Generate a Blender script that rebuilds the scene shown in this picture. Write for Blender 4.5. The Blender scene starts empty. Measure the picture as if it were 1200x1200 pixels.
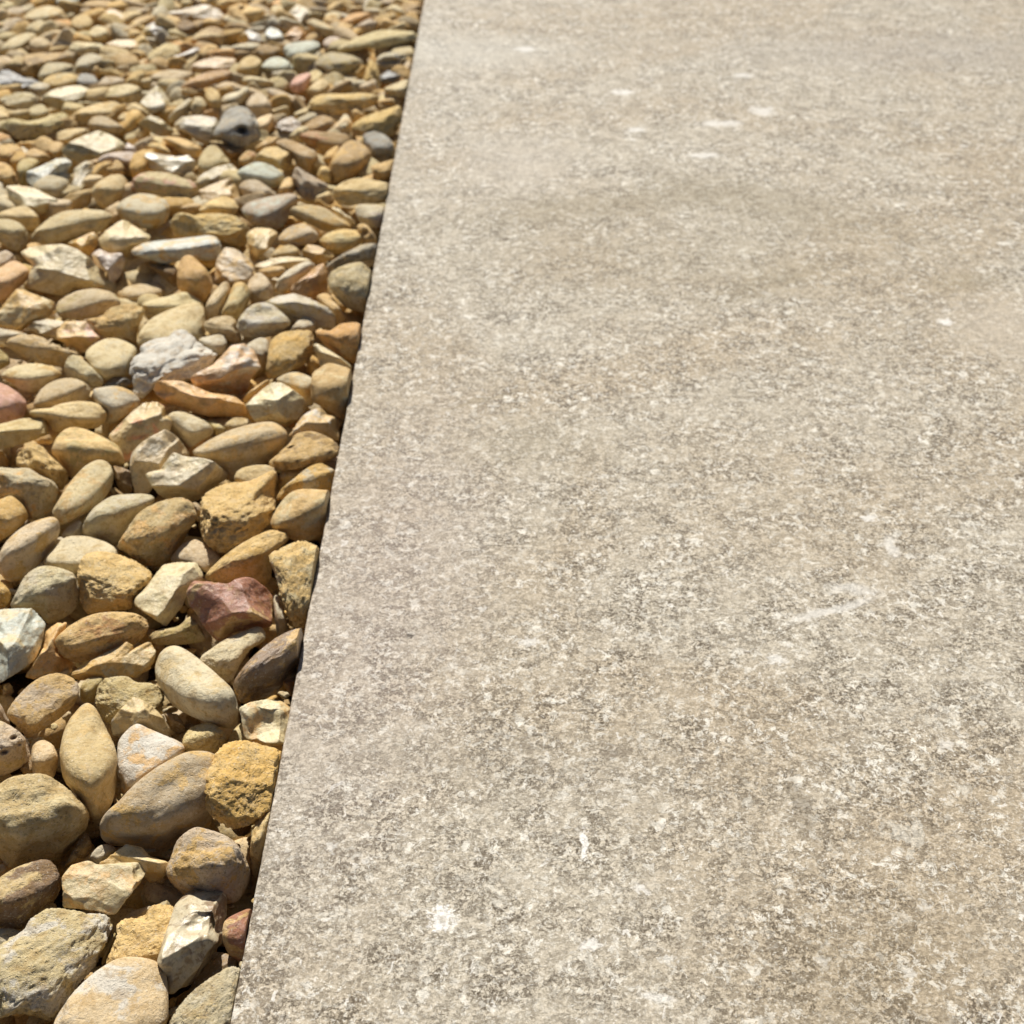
import bpy, bmesh, math, random
import numpy as np
from mathutils import Vector, Matrix

random.seed(11)
scene = bpy.context.scene
COL = scene.collection

# ------------------------------------------------------------------ camera
PITCH = math.radians(37.5)          # looking down at gravel and slab
TANF = 0.384                        # half field of view
CAM = Vector((0.0, 0.0, 0.5))       # half a metre above the slab
cam_data = bpy.data.cameras.new('camera')
cam_data.sensor_width = 36.0
cam_data.lens = 18.0 / TANF
cam_data.clip_start = 0.01
cam_data.clip_end = 400.0
cam_data.dof.use_dof = True
cam_data.dof.focus_distance = 0.61
cam_data.dof.aperture_fstop = 14.5
cam = bpy.data.objects.new('camera', cam_data)
cam.location = CAM
cam.rotation_euler = (math.pi / 2 - PITCH, 0, 0)
COL.objects.link(cam)
scene.camera = cam

# ------------------------------------------------------------------ sky and sun
SUN_EL, SUN_AZ = math.radians(44), math.radians(-14)     # azimuth from +Y, negative = left
world = bpy.data.worlds.new('World')
scene.world = world
world.use_nodes = True
wn = world.node_tree.nodes
wl = world.node_tree.links
bg = wn['Background']
sky = wn.new('ShaderNodeTexSky')
sky.sky_type = 'NISHITA'
sky.sun_disc = False
sky.sun_elevation = SUN_EL
sky.sun_rotation = SUN_AZ
sky.air_density = 0.6
sky.dust_density = 0.8
sky.ozone_density = 0.6
wl.new(sky.outputs['Color'], bg.inputs['Color'])
bg.inputs['Strength'].default_value = 0.05
sun_data = bpy.data.lights.new('sun', 'SUN')
sun_data.energy = 5.0
sun_data.angle = math.radians(0.5)
sun_data.color = (1.0, 0.97, 0.915)
sun = bpy.data.objects.new('sun', sun_data)
to_sun = Vector((math.sin(SUN_AZ) * math.cos(SUN_EL), math.cos(SUN_AZ) * math.cos(SUN_EL), math.sin(SUN_EL)))
sun.rotation_euler = (-to_sun).to_track_quat('-Z', 'Y').to_euler()
sun.location = to_sun * 3
COL.objects.link(sun)

scene.view_settings.view_transform = 'Standard'
scene.view_settings.look = 'None'
scene.view_settings.gamma = 1.0
scene.view_settings.use_curve_mapping = False
scene.view_settings.exposure = 0.20
scene.render.engine = 'CYCLES'
scene.cycles.max_bounces = 8
scene.cycles.diffuse_bounces = 6

# ------------------------------------------------------------------ helpers
FWD = np.array((0.0, math.cos(PITCH), -math.sin(PITCH)))
UPV = np.array((0.0, math.sin(PITCH), math.cos(PITCH)))
RGT = np.array((1.0, 0.0, 0.0))
CAMN = np.array(CAM)

def ray(px, py):
    return FWD + RGT * ((px - 600) / 600 * TANF) + UPV * ((600 - py) / 600 * TANF)

def at(px, py, z):
    d = ray(px, py)
    return CAMN + d * ((z - CAMN[2]) / d[2])

def lin(h):
    h = h.lstrip('#')
    return tuple((c / 12.92 if c <= .04045 else ((c + .055) / 1.055) ** 2.4) for c in (int(h[i:i + 2], 16) / 255 for i in (0, 2, 4)))

def hash3(ix, iy, iz, seed):
    n = (ix * 374761393 + iy * 668265263 + iz * 1274126177 + seed * 974711) & 0xFFFFFFFF
    n = ((n ^ (n >> 13)) * 1103515245) & 0xFFFFFFFF
    n = ((n ^ (n >> 16)) * 2246822519) & 0xFFFFFFFF
    return (n ^ (n >> 15)) & 0xFFFF

GR = np.array([(1,1,0),(-1,1,0),(1,-1,0),(-1,-1,0),(1,0,1),(-1,0,1),(1,0,-1),(-1,0,-1),
               (0,1,1),(0,-1,1),(0,1,-1),(0,-1,-1),(1,1,0),(-1,1,0),(0,-1,1),(0,-1,-1)], float)

def noise(p, seed):
    """gradient noise, p (N,3), roughly -1..1"""
    i = np.floor(p).astype(np.int64)
    f = p - i
    u = f * f * f * (f * (f * 6 - 15) + 10)
    out = np.zeros(len(p))
    for dx in (0, 1):
        wx = u[:, 0] if dx else 1 - u[:, 0]
        for dy in (0, 1):
            wy = u[:, 1] if dy else 1 - u[:, 1]
            for dz in (0, 1):
                wz = u[:, 2] if dz else 1 - u[:, 2]
                g = GR[hash3(i[:, 0] + dx, i[:, 1] + dy, i[:, 2] + dz, seed) & 15]
                dd = g[:, 0] * (f[:, 0] - dx) + g[:, 1] * (f[:, 1] - dy) + g[:, 2] * (f[:, 2] - dz)
                out += wx * wy * wz * dd
    return out

_ico = {}
def ico(s):
    if s not in _ico:
        bm = bmesh.new()
        bmesh.ops.create_icosphere(bm, subdivisions=s, radius=1.0)
        v = np.array([x.co[:] for x in bm.verts])
        f = np.array([[x.index for x in fc.verts] for fc in bm.faces], np.int32)
        bm.free()
        v /= np.linalg.norm(v, axis=1)[:, None]
        _ico[s] = (v, f)
    return _ico[s]

def mesh_from(name, verts, faces):
    me = bpy.data.meshes.new(name)
    nv, nf = len(verts), len(faces)
    me.vertices.add(nv)
    me.vertices.foreach_set('co', np.ascontiguousarray(verts, np.float32).ravel())
    me.loops.add(nf * 3)
    me.loops.foreach_set('vertex_index', np.ascontiguousarray(faces, np.int32).ravel())
    me.polygons.add(nf)
    me.polygons.foreach_set('loop_start', np.arange(0, nf * 3, 3, dtype=np.int32))
    me.polygons.foreach_set('use_smooth', np.ones(nf, bool))
    me.update(calc_edges=True)
    return me

# ------------------------------------------------------------------ node helpers
class Nodes:
    def __init__(self, name):
        self.m = bpy.data.materials.new(name)
        self.m.use_nodes = True
        self.t = self.m.node_tree
        self.b = self.t.nodes['Principled BSDF']
    def n(self, typ, **kw):
        x = self.t.nodes.new(typ)
        for k, v in kw.items():
            setattr(x, k, v)
        return x
    def put(self, sock, v):
        if isinstance(v, bpy.types.NodeSocket):
            self.t.links.new(v, sock)
        else:
            if isinstance(v, tuple) and len(v) == 3 and sock.type == 'RGBA':
                v = v + (1.0,)
            sock.default_value = v
    def noise(self, vec, scale, detail=3.0, rough=.55, dist=0.0):
        x = self.n('ShaderNodeTexNoise')
        self.put(x.inputs['Vector'], vec)
        for k, v in (('Scale', scale), ('Detail', detail), ('Roughness', rough), ('Distortion', dist)):
            self.put(x.inputs[k], v)
        return x.outputs['Fac']
    def ncol(self, vec, scale, detail=2.0):
        x = self.n('ShaderNodeTexNoise')
        self.put(x.inputs['Vector'], vec)
        self.put(x.inputs['Scale'], scale)
        self.put(x.inputs['Detail'], detail)
        return x.outputs['Color']
    def voro(self, vec, scale, feature='F1', rnd=1.0):
        x = self.n('ShaderNodeTexVoronoi', feature=feature)
        self.put(x.inputs['Vector'], vec)
        self.put(x.inputs['Scale'], scale)
        self.put(x.inputs['Randomness'], rnd)
        return x
    def map(self, v, a, b, c=0.0, d=1.0, smooth=True):
        x = self.n('ShaderNodeMapRange', interpolation_type='SMOOTHSTEP' if smooth else 'LINEAR', clamp=True) if smooth else self.n('ShaderNodeMapRange', clamp=True)
        for i, val in enumerate((v, a, b, c, d)):
            self.put(x.inputs[i], val)
        return x.outputs[0]
    def math(self, op, a, b=0.0, clamp=False):
        x = self.n('ShaderNodeMath', operation=op, use_clamp=clamp)
        self.put(x.inputs[0], a)
        self.put(x.inputs[1], b)
        return x.outputs[0]
    def vmath(self, op, a, b=(0, 0, 0)):
        x = self.n('ShaderNodeVectorMath', operation=op)
        self.put(x.inputs[0], a)
        self.put(x.inputs[1], b)
        return x.outputs['Vector'] if op not in ('LENGTH', 'DOT_PRODUCT', 'DISTANCE') else x.outputs['Value']
    def scale(self, a, s):
        x = self.n('ShaderNodeVectorMath', operation='SCALE')
        self.put(x.inputs[0], a)
        self.put(x.inputs['Scale'], s)
        return x.outputs['Vector']
    def mix(self, f, a, b, blend='MIX'):
        x = self.n('ShaderNodeMix', data_type='RGBA', blend_type=blend)
        self.put(x.inputs[0], f)
        self.put(x.inputs[6], a)
        self.put(x.inputs[7], b)
        return x.outputs[2]
    def bump(self, h, strength, dist, normal=None):
        x = self.n('ShaderNodeBump')
        self.put(x.inputs['Height'], h)
        self.put(x.inputs['Strength'], strength)
        self.put(x.inputs['Distance'], dist)
        if normal is not None:
            self.put(x.inputs['Normal'], normal)
        return x.outputs['Normal']
# ------------------------------------------------------------------ materials
def slab_material():
    k = Nodes('porcelain_paving')
    vec = k.n('ShaderNodeTexCoord').outputs['Object']
    jig = k.vmath('SUBTRACT', k.ncol(vec, 420, 3), (.5, .5, .5))       # one jitter shared by every mark
    jigm = k.vmath('SUBTRACT', k.ncol(vec, 130, 4), (.5, .5, .5))
    jig2 = k.vmath('SUBTRACT', k.ncol(vec, 60, 3), (.5, .5, .5))
    wvec = k.vmath('ADD', vec, k.scale(jig, .0016))
    # broad cloudy zones: where the speckle is strong, where the surface is nearly plain
    cl = k.noise(vec, 10.0, 5, .62, .6)
    cl2 = k.noise(k.vmath('ADD', vec, (3, 7, 1)), 26.0, 4, .6, .4)
    amt = k.math('ADD', k.math('MULTIPLY', k.map(cl, .38, .62), .55), k.math('MULTIPLY', k.map(cl2, .38, .62), .55), True)
    amt = k.map(amt, 0, 1, .50, 1.0, False)
    tone = k.noise(k.vmath('ADD', vec, (1.3, 0.2, 4)), 4.5, 4, .55, .8)
    base = k.mix(k.map(tone, .38, .64), lin(S_GREY), lin(S_WARM))
    # dark grey brown mottles in three sizes
    n1 = k.noise(wvec, 200, 6, .76, .5)
    n2 = k.noise(k.vmath('ADD', wvec, (9, 2, 5)), 580, 4, .70, .3)
    n3 = k.noise(k.vmath('ADD', wvec, (2, 5, 8)), 170, 6, .76, .6)
    dz = k.map(k.noise(k.vmath('ADD', vec, (2, 9, 6)), 44, 4, .7, .4), .38, .60, .42, 1.0)
    d1 = k.math('MULTIPLY', k.map(n1, .495, .54), dz)
    d2 = k.math('MULTIPLY', k.map(n2, .502, .575), dz)
    base = k.mix(k.math('MULTIPLY', k.math('MULTIPLY', d1, .85), amt), base, k.mix(cl2, lin('#5f5341'), lin('#706351')))
    base = k.mix(k.math('MULTIPLY', k.math('MULTIPLY', d2, .90), amt), base, lin('#574a38'))
    # pale mottles
    lz = k.math('MULTIPLY', k.map(k.noise(k.vmath('ADD', vec, (6, 6, 2)), 38, 5, .7, .5), .42, .60, .25, 1.0), k.map(amt, .5, 1, .72, 1, False))
    base = k.mix(k.math('MULTIPLY', k.math('MULTIPLY', k.map(n3, .530, .57), .95), lz), base, lin('#efe8d8'))
    base = k.mix(k.math('MULTIPLY', k.math('MULTIPLY', k.map(n2, .44, .36), .85), amt), base, lin('#ebe4d4'))
    pp = k.noise(k.vmath('ADD', wvec, (5, 3, 9)), 52, 6, .74, .8)
    base = k.mix(k.math('MULTIPLY', k.map(pp, .59, .65), .45), base, lin('#e2dbca'))
    # sparse bright flakes and dark thread like marks
    n4 = k.noise(k.vmath('ADD', k.vmath('MULTIPLY', wvec, (1, .7, 1)), (1, 9, 3)), 180, 3, .6, 1.2)
    base = k.mix(k.math('MULTIPLY', k.map(n4, .66, .70), .9), base, lin('#e6dfd2'))
    n5 = k.noise(k.vmath('ADD', k.vmath('MULTIPLY', wvec, (.8, 1.2, 1)), (8, 1, 7)), 130, 3, .6, 2.0)
    th = k.map(k.math('ABSOLUTE', k.math('SUBTRACT', n5, .5)), .0, .012, 1, 0)
    base = k.mix(k.math('MULTIPLY', k.math('MULTIPLY', th, k.map(cl2, .50, .62)), .40), base, lin('#6c5e4b'))
    # white chips, sparse, each its own size
    def chips(scale, keep, rad, off, st):
        v = k.vmath('MULTIPLY', k.vmath('ADD', k.vmath('ADD', vec, off), k.scale(jig, .011)), st)
        c = k.voro(v, scale)
        sep = k.n('ShaderNodeSeparateColor')
        k.put(sep.inputs[0], c.outputs['Color'])
        r = k.math('MULTIPLY', k.map(sep.outputs[0], keep, 1.0, 0.0, 1.0, False), rad)
        return k.map(k.math('SUBTRACT', c.outputs['Distance'], r), -.10, .06, 1, 0)
    base = k.mix(k.math('MULTIPLY', chips(60, .90, .26, (.1, .3, 0), (1, 1.3, 1)), .75), base, lin('#e2dccf'))
    # individual marks that can be found in the photo: (px, py, half width, half length, turn, colour, strength, softness)
    for px, py, a, b, rot, colr, st, soft in MARKS:
        c = at(px, py, 0.0)
        small = max(a, b) < .03
        q = k.vmath('SUBTRACT', k.vmath('ADD', vec, k.scale((jig if max(a, b) < .007 else jigm) if small else jig2, min(3.0 * max(min(a, b), .0012), .03) if small else .5 * min(a, b) + .02)), (c[0], c[1], 0))
        mp = k.n('ShaderNodeVectorRotate', rotation_type='Z_AXIS')
        k.put(mp.inputs['Vector'], q)
        mp.inputs['Angle'].default_value = -math.radians(rot)
        q = k.vmath('MULTIPLY', mp.outputs[0], (1 / a, 1 / b, 0))
        ln = k.vmath('LENGTH', q)
        if small:
            ln = k.math('ADD', ln, k.math('MULTIPLY', k.math('SUBTRACT', n1, .5), 1.7))
        m = k.map(ln, 1 - soft, 1 + soft, 1, 0)
        base = k.mix(k.math('MULTIPLY', m, st), base, lin(colr))
    k.put(k.b.inputs['Base Color'], base)
    k.put(k.b.inputs['Roughness'], k.map(n1, .3, .7, .64, .78, False))
    k.b.inputs['Specular IOR Level'].default_value = .30
    k.put(k.b.inputs['Normal'], k.bump(k.math('SUBTRACT', k.noise(vec, 420, 3, .65), k.math('MULTIPLY', d1, .45)), .65, .0010))
    return k.m

S_GREY, S_WARM = '#c3b7a1', '#bbaa8f'
PALE, BROWNISH = '#e4ded2', '#8f8062'
MARKS = [
    (610, 188, .050, .060, 0, '#c4b9a7', .55, .8), (1185, 385, .045, .05, 20, '#c6b9a4', .62, .7),
    (700, 240, .12, .026, 14, BROWNISH, .38, .9), (905, 240, .10, .034, -30, BROWNISH, .34, .9), (760, 300, .16, .07, 0, BROWNISH, .22, .9),
    (440, 700, .05, .16, -8, '#b5a49a', .30, .9), (1130, 330, .03, .012, 15, BROWNISH, .4, .8), (905, 330, .05, .014, 30, BROWNISH, .3, .8),
    (560, 60, .10, .05, 0, '#c9c3b4', .45, .8), (1090, 60, .20, .06, 0, '#a89f93', .35, .8),
    (518, 1077, .0056, .0062, 0, '#f0eadf', 1.0, .25), (519, 1078, .0016, .0018, 0, '#b3a893', .7, .5),
    (684, 990, .0016, .0072, 0, '#f0eadf', 1.0, .3), (692, 1107, .0050, .0026, 8, PALE, .9, .35),
    (620, 752, .0050, .0036, 0, PALE, .8, .4), (910, 773, .0048, .0036, 0, PALE, .85, .4),
    (728, 108, .011, .007, 0, PALE, .95, .35), (745, 152, .009, .006, 0, PALE, .9, .35), (615, 58, .012, .008, 0, PALE, .9, .35),
    (845, 145, .020, .007, 5, PALE, .8, .4), (895, 130, .012, .012, 0, PALE, .8, .4), (825, 182, .016, .006, 0, PALE, .8, .4),
    (870, 88, .010, .007, 0, PALE, .8, .4), (1108, 377, .0050, .0045, 0, '#efe9de', .95, .3),
    (1018, 607, .0045, .0030, 20, PALE, .9, .3), (975, 715, .026, .0035, 20, PALE, .7, .5), (1000, 690, .014, .004, -10, PALE, .55, .5),
    (1045, 640, .004, .009, 0, PALE, .7, .5), (1110, 872, .004, .003, 0, PALE, .65, .5), (1065, 1140, .003, .0025, 0, PALE, .8, .4),
    (770, 1168, .007, .002, -10, PALE, .75, .4), (752, 1042, .004, .002, -30, PALE, .85, .4), (560, 470, .03, .0022, 25, BROWNISH, .5, .5),
    (1010, 1140, .05, .03, 30, '#9b8a6c', .30, .8), (940, 950, .004, .02, 8, '#7d6f5a', .5, .5), (720, 882, .006, .003, 0, '#7b6c58', .6, .5),
    (480, 745, .0022, .0018, 0, '#4c4236', .8, .4), (640, 900, .08, .02, -10, '#9d9382', .25, .8), (620, 520, .05, .03, 0, '#b1a48b', .45, .8),
]

def stone_material(name, coarse, bump_s, pits, rough, spec, coat=0.0, stuff=False, scoop=0.0):
    """one recipe: base colour and patch colour come from the stone itself"""
    k = Nodes(name)
    tc = k.n('ShaderNodeTexCoord').outputs['Object']
    if stuff:
        a = k.n('ShaderNodeAttribute', attribute_type='GEOMETRY', attribute_name='stone_colour')
        base, patch, vec = a.outputs['Color'], k.mix(.5, a.outputs['Color'], lin('#a98a55')), tc
        rnd = 0.37
        pk = .35
    else:
        oi = k.n('ShaderNodeObjectInfo')
        base = oi.outputs['Color']
        pc = k.n('ShaderNodeAttribute', attribute_type='OBJECT', attribute_name='patch_colour')
        patch = pc.outputs['Color']
        off = k.n('ShaderNodeCombineXYZ')
        k.put(off.inputs[0], k.math('MULTIPLY', oi.outputs['Random'], 13.0))
        k.put(off.inputs[1], k.math('MULTIPLY', oi.outputs['Random'], 7.0))
        vec = k.vmath('ADD', tc, off.outputs[0])
        pk = k.math('MULTIPLY', oi.outputs['Alpha'], 1.0)
    wob = k.vmath('ADD', vec, k.scale(k.vmath('SUBTRACT', k.ncol(vec, 260, 3), (.5, .5, .5)), .006))
    big = k.noise(wob, 70, 4, .6, .6)
    lo = k.math('SUBTRACT', .66, k.math('MULTIPLY', pk, .155))
    pm = k.map(big, lo, k.math('ADD', lo, .10))
    c = k.mix(k.math('MULTIPLY', pm, .85), base, patch)
    # mineral variation
    v1 = k.noise(k.vmath('ADD', vec, (3, 1, 2)), 160, 5, .62, .4)
    c = k.mix(k.map(v1, .46, .68, 0, .70), c, k.mix(.62, c, lin('#a37d3e')))
    c = k.mix(k.map(v1, .30, .50, .40, 0), c, k.mix(.5, c, lin('#d8cdb8')))
    v2 = k.noise(k.vmath('ADD', vec, (7, 4, 1)), 620, 4, .7)
    c = k.mix(k.map(v2, .52, .70, 0, .85 if coarse else .68), c, k.mix(.62, c, lin('#5c4526')))
    v3 = k.noise(k.vmath('ADD', vec, (1, 8, 6)), 850, 3, .7)
    c = k.mix(k.map(v3, .56, .72, 0, .80 if coarse else .70), c, k.mix(.7, c, lin('#e8e0d0')))
    k.put(k.b.inputs['Base Color'], c)
    k.put(k.b.inputs['Roughness'], k.map(v1, .3, .7, rough - .08, rough + .08, False))
    k.b.inputs['Specular IOR Level'].default_value = spec
    if coat:
        k.b.inputs['Coat Weight'].default_value = coat
        k.b.inputs['Coat Roughness'].default_value = .22
    h = k.math('ADD', k.math('MULTIPLY', k.noise(vec, 420, 6, .68), 1.0), k.math('MULTIPLY', k.noise(vec, 1500, 3, .6), .35))
    if scoop:
        h = k.math('ADD', h, k.math('MULTIPLY', k.voro(wob, 110, 'SMOOTH_F1').outputs['Distance'], scoop))
        h = k.math('ADD', h, k.math('MULTIPLY', k.voro(vec, 260).outputs['Distance'], scoop * .35))
    if pits:
        pv = k.voro(wob, 430)
        sep = k.n('ShaderNodeSeparateColor')
        k.put(sep.inputs[0], pv.outputs['Color'])
        pit = k.math('MULTIPLY', k.map(pv.outputs['Distance'], .12, .36, 1, 0), k.map(sep.outputs[1], .62, .70, 0, 1))
        h = k.math('SUBTRACT', h, k.math('MULTIPLY', pit, pits))
    k.put(k.b.inputs['Normal'], k.bump(h, bump_s, .0015))
    return k.m

M_SMOOTH = stone_material('smooth_pebble', False, .85, .15, .72, .30)
M_WORN = stone_material('worn_limestone', True, 1.0, .45, .82, .22)
M_ROUGH = stone_material('gritty_sandstone', True, 1.0, .5, .90, .15)
M_FLINT = stone_material('waxy_flint', False, .45, 0, .44, .45, scoop=2.2)
M_CHALK = stone_material('chalk', False, .40, .25, .85, .2)
M_GLOSS = stone_material('glossy_brown_flint', True, .55, .2, .38, .5)
M_GLASS = stone_material('glassy_flint', False, .25, 0, .33, .5, scoop=2.5)
M_STUFF = stone_material('mixed_gravel', True, .5, .2, .8, .25, stuff=True)
def pal(key):
    c = np.array(lin(PAL[key]))
    l = float(c @ np.array((.25, .65, .10)))
    c = l + (c - l) * SAT
    l = float(c @ np.array((.25, .65, .10)))
    gold = np.array(lin('#b49d60')); gold = gold / float(gold @ np.array((.25, .65, .10))) * l
    w = GOLD * (.4 if key in ('white', 'chalk', 'glass', 'bluewhite', 'greenwhite', 'bluegrey', 'slate', 'charcoal', 'red', 'pink') else 1.0)
    return (c * (1 - w) + gold * w) * GAIN / (1 + .62 * max(l - .24, 0) / .25)
SAT, GAIN, GOLD = .88, 1.98, .28
KIND_MAT = {'s': M_SMOOTH, 'w': M_WORN, 'r': M_ROUGH, 'f': M_FLINT, 'c': M_CHALK, 'g': M_GLOSS, 'h': M_WORN, 'b': M_SMOOTH}

def ground_material():
    k = Nodes('sandy_grit')
    vec = k.n('ShaderNodeTexCoord').outputs['Object']
    c = k.mix(k.noise(vec, 60, 5, .6), lin('#3a2c19'), lin('#5a452a'))
    c = k.mix(k.map(k.noise(vec, 700, 3), .5, .7), c, lin('#7d6844'))
    k.put(k.b.inputs['Base Color'], c)
    k.b.inputs['Roughness'].default_value = .95
    k.put(k.b.inputs['Normal'], k.bump(k.noise(vec, 500, 5), .8, .002))
    return k.m

PAL = {
    'cream': '#bfae86', 'bone': '#c4baa0', 'ivory': '#dccfa6', 'white': '#ebe5d8', 'chalk': '#e4e0d4', 'glass': '#d6c8a6',
    'bluewhite': '#c2c6b8', 'greenwhite': '#c2c8b4', 'bluegrey': '#a3a99c', 'slate': '#84837c', 'charcoal': '#54534f',
    'grey': '#a49d8e', 'buffgrey': '#aea389', 'olivegrey': '#9c9479', 'taupe': '#a5937c', 'taupebuff': '#b09b7a', 'mauve': '#9a8a7c',
    'lavender': '#a49794', 'buff': '#b79f71', 'pinkbuff': '#c0a683', 'pinktan': '#b98f68', 'pink': '#b98a78', 'tan': '#ae8c58',
    'sand': '#b6965f', 'ochre': '#a8823f', 'gold': '#c0a062', 'olive': '#8f7f50', 'olivebuff': '#a6956a', 'olivecream': '#b9aa7e',
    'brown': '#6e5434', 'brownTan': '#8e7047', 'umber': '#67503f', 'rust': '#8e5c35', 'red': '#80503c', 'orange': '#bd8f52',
    'caramel': '#b5834a', 'coral': '#b9714f', 'fawn': '#ad8663',
}
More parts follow.
